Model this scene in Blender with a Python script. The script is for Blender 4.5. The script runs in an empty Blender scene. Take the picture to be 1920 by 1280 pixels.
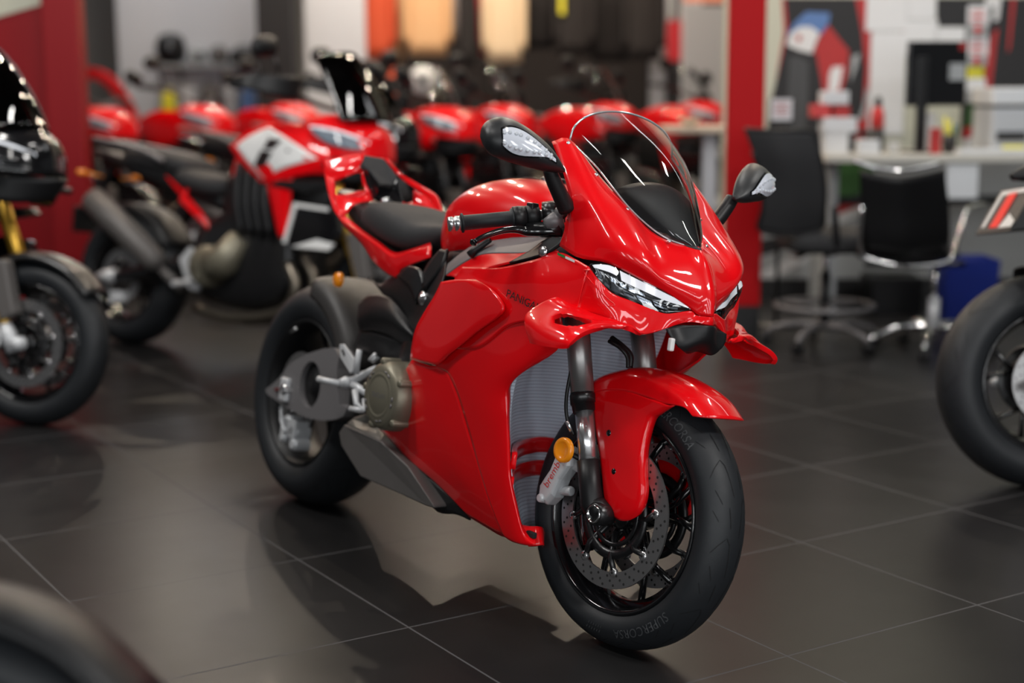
import bpy, bmesh, math, random
from math import sin, cos, pi, radians
from mathutils import Vector, Matrix

random.seed(7)
scene = bpy.context.scene
LINK = scene.collection.objects.link

# ---------------------------------------------------------------- materials
def srgb(r, g, b):
    def f(c):
        c /= 255.0
        return c / 12.92 if c <= 0.04045 else ((c + 0.055) / 1.055) ** 2.4
    return (f(r), f(g), f(b), 1.0)

def mat(name, col, rough=0.5, metal=0.0, coat=0.0, spec=0.5, emit=None, strength=0.0, var=0.06, scale=40.0, bump=0.0, bscale=300.0):
    m = bpy.data.materials.new(name); m.use_nodes = True
    nt = m.node_tree; b = nt.nodes['Principled BSDF']
    tc = nt.nodes.new('ShaderNodeTexCoord')
    nz = nt.nodes.new('ShaderNodeTexNoise'); nz.inputs['Scale'].default_value = scale
    nt.links.new(tc.outputs['Object'], nz.inputs['Vector'])
    mr = nt.nodes.new('ShaderNodeMapRange')
    mr.inputs['To Min'].default_value = max(0.02, rough - var); mr.inputs['To Max'].default_value = min(1, rough + var)
    nt.links.new(nz.outputs['Fac'], mr.inputs['Value']); nt.links.new(mr.outputs['Result'], b.inputs['Roughness'])
    b.inputs['Base Color'].default_value = col
    b.inputs['Metallic'].default_value = metal
    b.inputs['Coat Weight'].default_value = coat; b.inputs['Coat Roughness'].default_value = 0.03
    b.inputs['Specular IOR Level'].default_value = spec
    if emit:
        b.inputs['Emission Color'].default_value = emit; b.inputs['Emission Strength'].default_value = strength
    if bump:
        n2 = nt.nodes.new('ShaderNodeTexNoise'); n2.inputs['Scale'].default_value = bscale
        bp = nt.nodes.new('ShaderNodeBump'); bp.inputs['Strength'].default_value = bump; bp.inputs['Distance'].default_value = 0.001
        nt.links.new(tc.outputs['Object'], n2.inputs['Vector']); nt.links.new(n2.outputs['Fac'], bp.inputs['Height'])
        nt.links.new(bp.outputs['Normal'], b.inputs['Normal'])
    return m

def glass(name, col, alpha, rough=0.02, ior=1.45):
    m = bpy.data.materials.new(name); m.use_nodes = True
    nt = m.node_tree
    for n in list(nt.nodes):
        if n.type == 'BSDF_PRINCIPLED': nt.nodes.remove(n)
    out = [n for n in nt.nodes if n.type == 'OUTPUT_MATERIAL'][0]
    tr = nt.nodes.new('ShaderNodeBsdfTransparent'); tr.inputs['Color'].default_value = col
    gl = nt.nodes.new('ShaderNodeBsdfGlossy'); gl.inputs['Roughness'].default_value = rough
    fr = nt.nodes.new('ShaderNodeFresnel'); fr.inputs['IOR'].default_value = ior
    ad = nt.nodes.new('ShaderNodeMath'); ad.operation = 'ADD'; ad.inputs[1].default_value = alpha
    nt.links.new(fr.outputs['Fac'], ad.inputs[0])
    mx = nt.nodes.new('ShaderNodeMixShader')
    nt.links.new(ad.outputs[0], mx.inputs['Fac']); nt.links.new(tr.outputs[0], mx.inputs[1]); nt.links.new(gl.outputs[0], mx.inputs[2])
    nt.links.new(mx.outputs[0], out.inputs['Surface'])
    return m

M = {}
M['red'] = mat('red_paint', (0.85, 0.003, 0.007, 1), 0.3, coat=0.9, var=0.02, spec=0.12)
M['black'] = mat('black_plastic', (0.009, 0.009, 0.010, 1), 0.42, spec=0.35)
M['gloss'] = mat('gloss_black', (0.006, 0.006, 0.007, 1), 0.14, coat=0.6, var=0.02)
M['satin'] = mat('satin_black_metal', (0.010, 0.010, 0.011, 1), 0.3, spec=0.6)
M['rubber'] = mat('tyre_rubber', (0.013, 0.015, 0.018, 1), 0.55, bump=0.15, bscale=500)
M['groove'] = mat('tyre_groove', (0.004, 0.004, 0.005, 1), 0.8)
M['steel'] = mat('bright_steel', (0.66, 0.66, 0.67, 1), 0.24, metal=0.9, var=0.01)
M['chrome'] = mat('chrome', (0.8, 0.8, 0.8, 1), 0.08, metal=1, var=0.03)
M['alu'] = mat('cast_aluminium', (0.66, 0.67, 0.69, 1), 0.42, metal=0.2)
M['disc'] = mat('brake_disc_steel', (0.38, 0.37, 0.37, 1), 0.32, metal=0.9)
M['hole'] = mat('drilled_hole', (0.01, 0.01, 0.01, 1), 0.8)
M['grey'] = mat('dark_grey_panel', (0.125, 0.115, 0.110, 1), 0.45, metal=0.1)
M['hugger'] = mat('hugger_plastic', (0.040, 0.037, 0.036, 1), 0.5)
M['frame'] = mat('grey_frame', (0.20, 0.19, 0.195, 1), 0.45, metal=0.2)
M['bronze'] = mat('bronze_grey_casing', (0.24, 0.22, 0.165, 1), 0.42, metal=0.5)
M['suede'] = mat('seat_cover', (0.022, 0.022, 0.024, 1), 0.78, bump=0.3, bscale=700)
M['gold'] = mat('gold_anodised', (0.72, 0.42, 0.06, 1), 0.3, metal=0.75)
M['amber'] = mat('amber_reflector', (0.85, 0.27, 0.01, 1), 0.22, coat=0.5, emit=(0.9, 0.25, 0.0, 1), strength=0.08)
M['white'] = mat('white_paint', (0.88, 0.88, 0.87, 1), 0.35, coat=0.4)
M['lamp'] = mat('white_lamp_lens', (0.8, 0.82, 0.86, 1), 0.15, coat=0.6, emit=(0.85, 0.9, 1, 1), strength=0.25)
M['lampgrey'] = mat('grey_lamp_lens', (0.20, 0.24, 0.29, 1), 0.12, coat=1.0)
M['lens2'] = mat('lamp_cell', (0.50, 0.53, 0.58, 1), 0.08, coat=1.0, emit=(0.9, 0.95, 1, 1), strength=0.10)
M['redlens'] = mat('red_lamp_lens', (0.6, 0.01, 0.01, 1), 0.2, coat=0.6, emit=(1, 0.03, 0.01, 1), strength=0.5)
M['screen'] = glass('clear_screen', (0.86, 0.87, 0.87, 1), 0.02)
M['smoke'] = glass('dark_smoked_screen', (0.05, 0.05, 0.055, 1), 0.02)
M['lens'] = glass('clear_lamp_cover', (0.9, 0.92, 0.94, 1), 0.04)
M['green'] = mat('green_stripe', (0.02, 0.25, 0.06, 1), 0.4)
M['redtext'] = mat('red_lettering', (0.65, 0.02, 0.02, 1), 0.5)
M['greytext'] = mat('dark_lettering', (0.02, 0.012, 0.012, 1), 0.5)
M['tyretext'] = mat('raised_tyre_lettering', (0.07, 0.073, 0.078, 1), 0.6)

def rad_mat():
    m = mat('radiator_fins', (0.42, 0.47, 0.53, 1), 0.6, metal=0.0)
    nt = m.node_tree; b = nt.nodes['Principled BSDF']
    tc = nt.nodes.new('ShaderNodeTexCoord')
    w = nt.nodes.new('ShaderNodeTexWave'); w.wave_type = 'BANDS'; w.bands_direction = 'Z'; w.inputs['Scale'].default_value = 38
    nt.links.new(tc.outputs['Object'], w.inputs['Vector'])
    cr = nt.nodes.new('ShaderNodeValToRGB')
    cr.color_ramp.elements[0].position = 0.05; cr.color_ramp.elements[0].color = (0.48, 0.56, 0.68, 1)
    cr.color_ramp.elements[1].position = 0.35; cr.color_ramp.elements[1].color = (0.76, 0.87, 1.0, 1)
    nt.links.new(w.outputs['Fac'], cr.inputs['Fac']); nt.links.new(cr.outputs['Color'], b.inputs['Base Color'])
    bp = nt.nodes.new('ShaderNodeBump'); bp.inputs['Strength'].default_value = 0.2; bp.inputs['Distance'].default_value = 0.002
    nt.links.new(w.outputs['Fac'], bp.inputs['Height']); nt.links.new(bp.outputs['Normal'], b.inputs['Normal'])
    return m
M['radiator'] = rad_mat()

# ---------------------------------------------------------------- object helpers
def empty(name, loc=(0, 0, 0), rot=(0, 0, 0), label=None, cat=None, group=None):
    o = bpy.data.objects.new(name, None); LINK(o)
    o.empty_display_size = 0.1
    o.location = loc; o.rotation_euler = rot
    return tag(o, label, cat, group)

def tag(o, label=None, cat=None, group=None, kind=None):
    if label: o['label'] = label
    if cat: o['category'] = cat
    if group: o['group'] = group
    if kind: o['kind'] = kind
    return o

def mesh_obj(name, verts, faces, mats, parent=None, smooth=True, slots=None):
    me = bpy.data.meshes.new(name)
    me.from_pydata([tuple(v) for v in verts], [], faces)
    if not isinstance(mats, (list, tuple)): mats = [mats]
    for m in mats: me.materials.append(m)
    if slots:
        for p, s in zip(me.polygons, slots): p.material_index = s
    bm = bmesh.new(); bm.from_mesh(me); bmesh.ops.recalc_face_normals(bm, faces=bm.faces); bm.to_mesh(me); bm.free()
    if smooth:
        me.polygons.foreach_set('use_smooth', [True] * len(me.polygons))
    o = bpy.data.objects.new(name, me); LINK(o)
    if parent: o.parent = parent
    return o

def bevel(o, w=0.003, seg=2, ang=35):
    b = o.modifiers.new('bevel', 'BEVEL'); b.width = w; b.segments = seg; b.limit_method = 'ANGLE'; b.angle_limit = radians(ang)
    b.harden_normals = False
    return o

def solid(o, t, off=0.0):
    s = o.modifiers.new('thickness', 'SOLIDIFY'); s.thickness = t; s.offset = off
    return o

def copy_tree(o, parent=None):
    n = o.copy(); LINK(n); n.parent = parent
    for ch in list(o.children): copy_tree(ch, n)
    return n

# ---------------------------------------------------------------- curves and surfaces
def vadd(a, b): return tuple(x + y for x, y in zip(a, b))
def vmul(a, s): return tuple(x * s for x in a)
def lerp(a, b, t): return tuple(x + (y - x) * t for x, y in zip(a, b))
def mir(p): return (p[0], -p[1], p[2])

def spline(pts, n, closed=False, lin=False):
    """n samples of a Catmull-Rom curve through pts (any dimension)"""
    m = len(pts); out = []
    if m == 1: return [pts[0]] * n
    seg = m if closed else m - 1
    for i in range(n):
        u = i / (n if closed else n - 1) * seg
        k = min(int(u), seg - 1); t = u - k
        if closed: p = [pts[(k + j - 1) % m] for j in range(4)]
        else:
            p1, p2 = pts[k], pts[k + 1]
            p0 = pts[k - 1] if k > 0 else tuple(2 * a - b for a, b in zip(p1, p2))
            p3 = pts[k + 2] if k + 2 < m else tuple(2 * b - a for a, b in zip(p1, p2))
            p = [p0, p1, p2, p3]
        if lin: out.append(lerp(p[1], p[2], t)); continue
        out.append(tuple(0.5 * (2 * b + (c - a) * t + (2 * a - 5 * b + 4 * c - d) * t * t + (3 * b - a - 3 * c + d) * t ** 3)
                         for a, b, c, d in zip(*p)))
    return out

def surface(rows, nu, nv, closed=False):
    """rows of control points -> nv x nu grid"""
    R = [spline(r, nu, closed) for r in rows]
    cols = [spline([R[k][i] for k in range(len(R))], nv) for i in range(nu)]
    return [[cols[i][j] for i in range(nu)] for j in range(nv)]

def grid_faces(nv, nu, closed=False):
    F = []
    for j in range(nv - 1):
        for i in range(nu if closed else nu - 1):
            a = j * nu + i; b = j * nu + (i + 1) % nu
            F.append((a, b, b + nu, a + nu))
    return F

def patch(name, rows, m, parent, nu=16, nv=16, thick=0.004, both=False, hole=None, out=None):
    """open skin through rows of control points; both=True also makes its mirror image across the bike"""
    g = surface(rows, nu, nv)
    V = [p for r in g for p in r]; F = grid_faces(nv, nu)
    if hole:
        F = [f for k, f in enumerate(F) if not hole(k // (nu - 1) / (nv - 2), k % (nu - 1) / (nu - 2))]
    res = [mesh_obj(name, V, F, m, parent)]
    if both: res.append(mesh_obj(name, [mir(v) for v in V], F, m, parent))
    if thick:
        for k, o in enumerate(res):
            if out:  # thickness grows inwards, so neighbouring skins meet flush
                d = Vector(out) if k == 0 else Vector(mir(out))
                if sum((p.normal.dot(d) * p.area for p in o.data.polygons)) < 0: o.data.flip_normals()
            solid(o, thick, -1.0 if out else 0.0)
    return res if both else res[0]

def sym_patch(name, rows, m, parent, nu=16, nv=31, thick=0.004, out=None):
    """rows run from the outer right edge to the centre line (last row); the left half is mirrored into the same skin"""
    full = rows + [[mir(p) for p in r] for r in rows[-2::-1]]
    return patch(name, full, m, parent, nu, nv, thick, out=out)

def loft(name, rings, m, parent, nu=20, nv=16, cap=True, both=False, lin=False):
    """closed rings of control points -> capped solid"""
    g = surface(rings, nu, nv, True)
    V = [p for r in g for p in r]; F = grid_faces(nv, nu, True)
    if cap:
        F.append(tuple(range(nu))); F.append(tuple(range((nv - 1) * nu, nv * nu)))
    out = [mesh_obj(name, V, F, m, parent)]
    if both: out.append(mesh_obj(name, [mir(v) for v in V], F, m, parent))
    return out if both else out[0]

def ring(c, u, v, ru, rv, n=12, p=2.0):
    c = Vector(c); u = Vector(u); v = Vector(v); out = []
    for i in range(n):
        a = 2 * pi * i / n; ca, sa = cos(a), sin(a)
        x = math.copysign(abs(ca) ** (2 / p), ca); y = math.copysign(abs(sa) ** (2 / p), sa)
        out.append(tuple(c + u * (x * ru) + v * (y * rv)))
    return out

def body(name, secs, m, parent, n=14, nu=28, nv=24, both=False):
    """secs: (x, zlow, zhigh, half width, squareness[, ycentre]) cross sections along the bike"""
    R = []
    for s in secs:
        x, z0, z1, w, p = s[:5]; y = s[5] if len(s) > 5 else 0
        R.append(ring((x, y, (z0 + z1) / 2), (0, 1, 0), (0, 0, 1), w, (z1 - z0) / 2, n, p))
    return loft(name, R, m, parent, nu, nv, both=both)

def tube_geo(pts, r, n=10, samples=None, closed=False):
    P = spline(pts, samples, closed) if samples else list(pts)
    P = [Vector(p) for p in P]
    rr = r if isinstance(r, (list, tuple)) else [r, r]
    rad = [v[0] for v in spline([(x,) for x in rr], len(P), lin=True)]
    V = []; up = None
    for i, p in enumerate(P):
        if closed: d = P[(i + 1) % len(P)] - P[i - 1]
        else: d = P[min(i + 1, len(P) - 1)] - P[max(i - 1, 0)]
        d.normalize()
        if up is None:
            up = Vector((0, 0, 1)) if abs(d.z) < 0.9 else Vector((1, 0, 0))
        a = (up - d * up.dot(d)).normalized(); b = d.cross(a); up = a
        for k in range(n):
            t = 2 * pi * k / n
            V.append(tuple(p + a * (cos(t) * rad[i]) + b * (sin(t) * rad[i])))
    m = len(P); F = []
    for j in range(m if closed else m - 1):
        for i in range(n):
            a = j * n + i; b = j * n + (i + 1) % n; c = ((j + 1) % m) * n
            F.append((a, b, c + (i + 1) % n, c + i))
    if not closed: F += [tuple(range(n)), tuple(range((m - 1) * n, m * n))]
    return V, F

class Geo:
    """collects pieces of ONE part"""
    def __init__(s): s.V = []; s.F = []; s.S = []
    def add(s, V, F, slot=0):
        o = len(s.V); s.V += [tuple(v) for v in V]; s.F += [tuple(i + o for i in f) for f in F]; s.S += [slot] * len(F); return s
    def tube(s, pts, r, n=10, samples=None, slot=0, closed=False): return s.add(*tube_geo(pts, r, n, samples, closed), slot)
    def box(s, c, d, slot=0, R=None):
        V = []
        for x in (-1, 1):
            for y in (-1, 1):
                for z in (-1, 1):
                    v = Vector((x * d[0] / 2, y * d[1] / 2, z * d[2] / 2))
                    if R: v = R @ v
                    V.append(tuple(v + Vector(c)))
        return s.add(V, [(0, 1, 3, 2), (4, 6, 7, 5), (0, 4, 5, 1), (2, 3, 7, 6), (0, 2, 6, 4), (1, 5, 7, 3)], slot)
    def lathe(s, prof, c=(0, 0, 0), axis='Y', n=48, slot=0, closed=False):
        """prof: list of (radius, offset along axis)"""
        V = []; m = len(prof)
        for k in range(n):
            t = 2 * pi * k / n
            for r, h in prof:
                if axis == 'Y': v = (r * cos(t), h, r * sin(t))
                elif axis == 'Z': v = (r * cos(t), r * sin(t), h)
                else: v = (h, r * cos(t), r * sin(t))
                V.append(vadd(v, c))
        F = []
        for k in range(n):
            for j in range(m if closed else m - 1):
                a = k * m + j; b = ((k + 1) % n) * m + j; a2 = k * m + (j + 1) % m; b2 = ((k + 1) % n) * m + (j + 1) % m
                F.append((a, b, b2, a2))
        return s.add(V, F, slot)
    def prism(s, out, y0, y1, slot=0):
        """outline of (x, z) points pushed along y"""
        n = len(out)
        V = [(x, y0, z) for x, z in out] + [(x, y1, z) for x, z in out]
        F = [tuple(range(n)), tuple(range(2 * n - 1, n - 1, -1))] + [(i, (i + 1) % n, n + (i + 1) % n, n + i) for i in range(n)]
        return s.add(V, F, slot)
    def poly(s, pts, slot=0): return s.add(pts, [tuple(range(len(pts)))], slot)
    def xf(s, fn): s.V = [tuple(fn(v)) for v in s.V]; return s
    def mirror(s): s.V = [mir(v) for v in s.V]; return s
    def build(s, name, mats, parent=None, smooth=True): return mesh_obj(name, s.V, s.F, mats, parent, smooth, s.S)

def text_geo(txt, size=1.0, shear=0.0, spacing=1.0):
    """flat lettering as mesh data (x right, y up), centred"""
    cu = bpy.data.curves.new('lettering', 'FONT'); cu.body = txt; cu.size = size; cu.align_x = 'CENTER'; cu.align_y = 'CENTER'
    cu.shear = shear; cu.space_character = spacing; cu.resolution_u = 3
    o = bpy.data.objects.new('lettering', cu); LINK(o)
    dg = bpy.context.evaluated_depsgraph_get()
    me = o.evaluated_get(dg).to_mesh()
    V = [tuple(v.co) for v in me.vertices]; F = [tuple(p.vertices) for p in me.polygons]
    o.evaluated_get(dg).to_mesh_clear()
    bpy.data.objects.remove(o); bpy.data.curves.remove(cu)
    return V, F

def text_on(txt, size, origin, right, up, name, m, parent, lift=(0, 0, 0), shear=0.0, spacing=1.0, scale_x=1.0):
    V, F = text_geo(txt, size, shear, spacing)
    o, r, u, l = Vector(origin), Vector(right), Vector(up), Vector(lift)
    r.normalize(); u.normalize()
    return mesh_obj(name, [tuple(o + r * (v[0] * scale_x) + u * v[1] + l) for v in V], F, m, parent, smooth=False)

# ---------------------------------------------------------------- wheels
def tyre_profile(R, w, rim=0.2159, n=15):
    h = (R - rim) * 0.62
    pr = [(rim + 0.004, -w * 0.36), (rim + 0.014, -w * 0.43)]
    for i in range(n):
        a = -pi / 2 + pi * i / (n - 1)
        pr.append((R - h + h * cos(a), w / 2 * sin(a)))
    pr += [(rim + 0.014, w * 0.43), (rim + 0.004, w * 0.36)]
    return pr

def make_wheel(name, parent, R, w, discs=(), rim_mat=None, spokes=5, seg=72, front=True, treads=0, words=(), carrier='satin', stripe=None, holes=30):
    """rim is the part itself; tyre, spokes, discs are its sub-parts; axle along y at the origin"""
    rm = M[rim_mat or 'gloss']; rw = w * 0.40
    g = Geo()
    g.lathe([(0.224, -rw), (0.219, -rw - 0.004), (0.212, -rw + 0.002), (0.205, -rw + 0.014), (0.192, -rw * 0.45), (0.190, 0), (0.192, rw * 0.45),
             (0.205, rw - 0.014), (0.212, rw - 0.002), (0.219, rw + 0.004), (0.224, rw), (0.214, rw * 0.6), (0.205, 0), (0.214, -rw * 0.6)], n=seg, closed=True)
    rim = g.build(name, rm, parent)
    # tyre with tread grooves and raised lettering
    t = Geo(); t.lathe(tyre_profile(R, w), n=max(seg, 48))
    h = (R - 0.2159) * 0.62
    def surf(th, a, up=0.0004):
        rr = R - h + (h + up) * cos(a); return (rr * cos(th), (w / 2 + up) * sin(a), rr * sin(th))
    def strip(pts, wd):
        n = len(pts); V = []
        for i, (th, a) in enumerate(pts):
            dth = pts[min(i + 1, n - 1)][0] - pts[max(i - 1, 0)][0]; da = pts[min(i + 1, n - 1)][1] - pts[max(i - 1, 0)][1]
            dx, dy = dth * R, da * w / 2; L = math.hypot(dx, dy) or 1
            ox, oy = -dy / L * wd / R, dx / L * wd / (w / 2)
            k = 0.25 if i in (0, n - 1) else 1
            V += [surf(th + ox * k, a + oy * k), surf(th - ox * k, a - oy * k)]
        t.add(V, [(2 * i, 2 * i + 1, 2 * i + 3, 2 * i + 2) for i in range(n - 1)], 1)
    for k in range(treads):
        th = 2 * pi * k / treads; st = 2 * pi / treads
        for sgn in (1, -1):
            o = 0 if sgn > 0 else st / 2
            L = lambda pts, wd=0.0012: strip([(th + o + a * st, sgn * b) for a, b in spline(pts, 9, lin=True)], wd)
            L([(0.10, 0.12), (0.52, 0.28), (0.60, 0.42)]); L([(0.60, 0.42), (0.50, 0.72), (0.38, 0.98)], 0.0009)
            L([(0.72, 0.30), (0.98, 0.36)]); L([(0.02, 0.62), (0.22, 0.86)], 0.0009); L([(0.80, 0.78), (0.95, 1.02)], 0.0008)
    ty = t.build('tyre', [M['rubber'], M['groove']], rim)
    # hub and spokes
    s = Geo(); hw = 0.052 if front else 0.07
    s.lathe([(0.012, -hw), (0.030, -hw), (0.034, -hw * 0.8), (0.034, hw * 0.8), (0.030, hw), (0.012, hw)], n=32)
    for k in range(spokes):
        a = 2 * pi * k / spokes + 0.3
        fork = radians(13) if spokes <= 6 else radians(7)
        P = lambda r, b, y=0: (r * cos(a + b), y, r * sin(a + b))
        s.tube([P(0.03, 0), P(0.075, 0), P(0.10, 0)], [0.017, 0.012, 0.011], 8)
        for sg in (1, -1):
            s.tube([P(0.085, 0), P(0.13, sg * fork * 0.55), P(0.196, sg * fork * 1.25)], [0.0095, 0.0075, 0.0085], 8)
    s.build('spokes', rm, rim)
    if not front:
        k_ = Geo(); k_.lathe([(0.03, 0.075), (0.108, 0.075), (0.112, 0.078), (0.108, 0.083), (0.03, 0.083)], n=40)
        k_.lathe([(0.03, 0.04), (0.085, 0.045), (0.085, 0.072), (0.03, 0.074)], n=32); k_.build('sprocket', M['satin'], rim)
    if words:
        for (txt, th0, size, sgn, rad) in words:
            V, F = text_geo(txt, size, 0.2, 1.05)
            W = []
            for x, y, _ in V:
                th = th0 + sgn * x / rad; rr = rad + (y if sgn < 0 else -y)
                # find sidewall half width at this radius
                c = max(-1, min(1, (rr - (R - h)) / h)); a = math.acos(c)
                W.append((rr * cos(th), -(w / 2 * sin(a) + 0.0006), rr * sin(th)))
            mesh_obj('sidewall_lettering', W, F, M['tyretext'], rim, smooth=False)
    if stripe:
        b = Geo(); b.lathe([(0.2155, -rw - 0.0065), (0.2125, -rw - 0.003)], n=seg); b.build('rim_stripe', M[stripe], rim)
    # brake discs
    for (y, ro, ri, sg) in discs:
        d = Geo()
        d.lathe([(ri, y - 0.0025), (ro, y - 0.0025), (ro, y + 0.0025), (ri, y + 0.0025)], n=seg, closed=True)
        for k in range(holes):
            for q in range(3):
                r = ri + (ro - ri) * (0.22 + 0.28 * q); th = 2 * pi * (k + q * 0.31) / holes
                cx, cz = r * cos(th), r * sin(th)
                for yy in (y - 0.0029, y + 0.0029):
                    d.poly([(cx + 0.0031 * cos(u), yy, cz + 0.0031 * sin(u)) for u in [i * pi / 4 for i in range(8)]], 1)
        dd = d.build('brake_disc', [M['disc'], M['hole']], rim, smooth=False)
        c = Geo(); n = 8 if front else 5
        for k in range(n):
            th = 2 * pi * (k + 0.3) / n
            c.tube([(0.04 * cos(th - 0.3), y * 0.7, 0.04 * sin(th - 0.3)), ((ri - 0.028) * cos(th - 0.12), y * 0.95, (ri - 0.028) * sin(th - 0.12)), ((ri - 0.004) * cos(th), y, (ri - 0.004) * sin(th))], [0.009, 0.008, 0.007], 6)
            cx, cz = ri * cos(th), ri * sin(th)
            c.lathe([(0.0, y - 0.006), (0.0035, y - 0.0062), (0.0035, y - 0.0045)], (cx, 0, cz), n=8, slot=2)
            c.lathe([(0.0035, y - 0.0052), (0.0095, y - 0.005), (0.0105, y - 0.003), (0.0105, y + 0.003), (0.0095, y + 0.005)], (cx, 0, cz), n=12, slot=1)
        c.lathe([(0.062, y * 0.9 - 0.003), (0.072, y * 0.9 - 0.003), (0.072, y * 0.9 + 0.003), (0.062, y * 0.9 + 0.003)], n=32, closed=True)
        if front: c.lathe([(0.078, y * 0.94 - 0.003), (0.100, y * 0.96 - 0.003), (0.100, y * 0.96 + 0.003), (0.078, y * 0.94 + 0.003)], n=40, closed=True)
        c.build('disc_carrier', [M[carrier], M['steel'], M['hole']], rim)
    return rim

CAM_ROLL = -0.00407
# ================================================================ the red sport motorcycle
def build_sport_bike():
    B = empty('sport_motorcycle', (-0.617, 4.5056, 0), (-0.16214, 0, -0.9608),
              'glossy red sport motorcycle with clear windscreen and winglets parked in front', 'motorcycle')
    red, blk = M['red'], M['black']
    def geo2(fn, name, mats, smooth=True, mod=None):
        a = fn(Geo()); o1 = a.build(name, mats, B, smooth); o2 = fn(Geo()).mirror().build(name, mats, B, smooth)
        for o in (o1, o2):
            if mod: mod(o)
        return o1, o2

    # ---------------- front cowl
    cowl = [
        [(1.237, -0.18, 1.111), (1.313, -0.2, 1.053), (1.366, -0.208, 0.987), (1.371, -0.21, 0.93), (1.358, -0.21, 0.88)],
        [(1.272, -0.155, 1.12), (1.347, -0.175, 1.058), (1.407, -0.195, 0.991), (1.431, -0.208, 0.92), (1.44, -0.217, 0.86)],
        [(1.367, -0.132, 1.044), (1.433, -0.158, 0.992), (1.486, -0.18, 0.941), (1.517, -0.191, 0.895), (1.511, -0.191, 0.857)],
        [(1.446, -0.101, 0.98), (1.507, -0.126, 0.939), (1.549, -0.143, 0.903), (1.569, -0.147, 0.867), (1.557, -0.137, 0.833)],
        [(1.495, -0.075, 0.938), (1.544, -0.095, 0.898), (1.578, -0.103, 0.865), (1.592, -0.1, 0.836), (1.59, -0.091, 0.813)],
        [(1.535, -0.047, 0.919), (1.577, -0.058, 0.881), (1.601, -0.058, 0.85), (1.616, -0.053, 0.819), (1.615, -0.04, 0.786)],
        [(1.557, -0.018, 0.915), (1.592, -0.024, 0.881), (1.617, -0.024, 0.845), (1.632, -0.021, 0.81), (1.628, -0.02, 0.772)],
        [(1.576, 0, 0.916), (1.604, 0, 0.889), (1.628, 0, 0.848), (1.643, 0, 0.812), (1.649, 0, 0.772)],
    ]
    sym_patch('front_cowl', cowl, red, B, 24, 49, 0.004)
    def bolt(p, n, r=0.0042):
        g = Geo(); g.lathe([(0, 0.0035), (r * 0.5, 0.0033), (r * 0.55, 0.002), (r, 0.0024), (r, -0.002)], axis='Z', n=14)
        R = Vector((0, 0, 1)).rotation_difference(Vector(n).normalized()).to_matrix()
        return g.xf(lambda v: R @ Vector(v) + Vector(p))
    for p in ((1.272, -0.158, 1.108), (1.363, -0.137, 1.043), (1.446, -0.104, 0.974), (1.537, -0.05, 0.917)):
        for q in (p, mir(p)):
            s = 1 if q[1] > 0 else -1
            bolt(vadd(q, (0.0055, 0.0055 * s, 0.0045)), (0.6, 0.62 * s, 0.5)).build('screen_bolt', M['steel'], B)

    # ---------------- windscreen
    E_ = [(1.559, -0.016, 0.916), (1.532, -0.045, 0.924), (1.505, -0.065, 0.938), (1.472, -0.085, 0.961), (1.44, -0.103, 0.988), (1.404, -0.12, 1.023),
          (1.36, -0.135, 1.062), (1.316, -0.146, 1.092), (1.27, -0.155, 1.12)]
    T_ = [0, 0.10, 0.22, 0.35, 0.48, 0.61, 0.74, 0.87, 1]
    c0, c1 = (1.577, 0, 0.918), (1.272, 0, 1.205)
    rows = []
    for e, t in zip(E_, T_):
        c = vadd(lerp(c0, c1, t), (0.020 * sin(pi * t), 0, 0.020 * sin(pi * t)))
        row = []
        for k in range(13):
            f = -1 + 2 * k / 12; ph = f * pi / 2
            w = cos(ph) ** 0.85; row.append((e[0] + (c[0] - e[0]) * w, e[1] * -sin(ph), e[2] + (c[2] - e[2]) * w))
        rows.append(row)
    scr = patch('windscreen', rows, M['screen'], B, 41, 33, 0.0)
    edge = Geo()
    g = surface(rows, 41, 33)
    edge.tube([r[0] for r in g] , 0.0022, 6); edge.tube([r[-1] for r in g], 0.0022, 6); edge.tube(g[-1], 0.0026, 6)
    edge.build('polished_rim', mat('screen_edge', (0.75, 0.78, 0.8, 1), 0.1, coat=1.0, metal=0.6), scr)
    # badge on the screen: little shield
    sh = Geo(); o = Vector((1.524, -0.012, 0.938)) + Vector((0.004, 0, 0.004))
    def shield(s, dz, slot):
        r = Vector((-0.45, 0.85, 0)).normalized(); u = Vector((-0.62, -0.1, 0.75)).normalized()
        pts = [(-1, 1), (1, 1), (1, 0.1), (0.75, -0.5), (0, -1.1), (-0.75, -0.5), (-1, 0.1)]
        sh.poly([tuple(o + r * (x * s) + u * (y * s) + Vector((dz, 0, dz))) for x, y in pts], slot)
    shield(0.0125, 0, 0); shield(0.0112, 0.0004, 1)
    r = Vector((-0.45, 0.85, 0)).normalized(); u = Vector((-0.62, -0.1, 0.75)).normalized()
    sh.poly([tuple(o + r * (x * 0.0112) + u * (y * 0.0112) + Vector((0.001, 0, 0.001))) for x, y in [(-1, 0.1), (0.1, 1), (0.45, 1), (-0.2, 0.0), (0.3, -0.75), (0.0, -1)]], 0)
    sh.build('shield_badge', [M['white'], M['redtext']], B, smooth=False)
    # dark dash cover under the screen
    dash = []
    for e, t, dz in zip(E_[:6], T_[:6], (0, 0.012, 0.03, 0.045, 0.05, 0.03)):
        row = []
        for k in range(9):
            f = 1 - k / 8.0
            w = e[1] * f * 0.96
            row.append((e[0] - 0.004 + 0.03 * (1 - f * f) * (1 - t), w, e[2] - 0.006 + dz * (1 - f ** 2.2)))
        dash.append(row)
    cols = [[r[i] for r in dash] for i in range(9)]
    sym_patch('dash_cover', cols, mat('dash_plastic', (0.035, 0.036, 0.038, 1), 0.5), B, 14, 25, 0.003)
    g = Geo(); g.box((1.40, 0, 0.985), (0.012, 0.05, 0.02)); bevel(g.build('dash_sensor', M['gloss'], B, False), 0.004)

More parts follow.
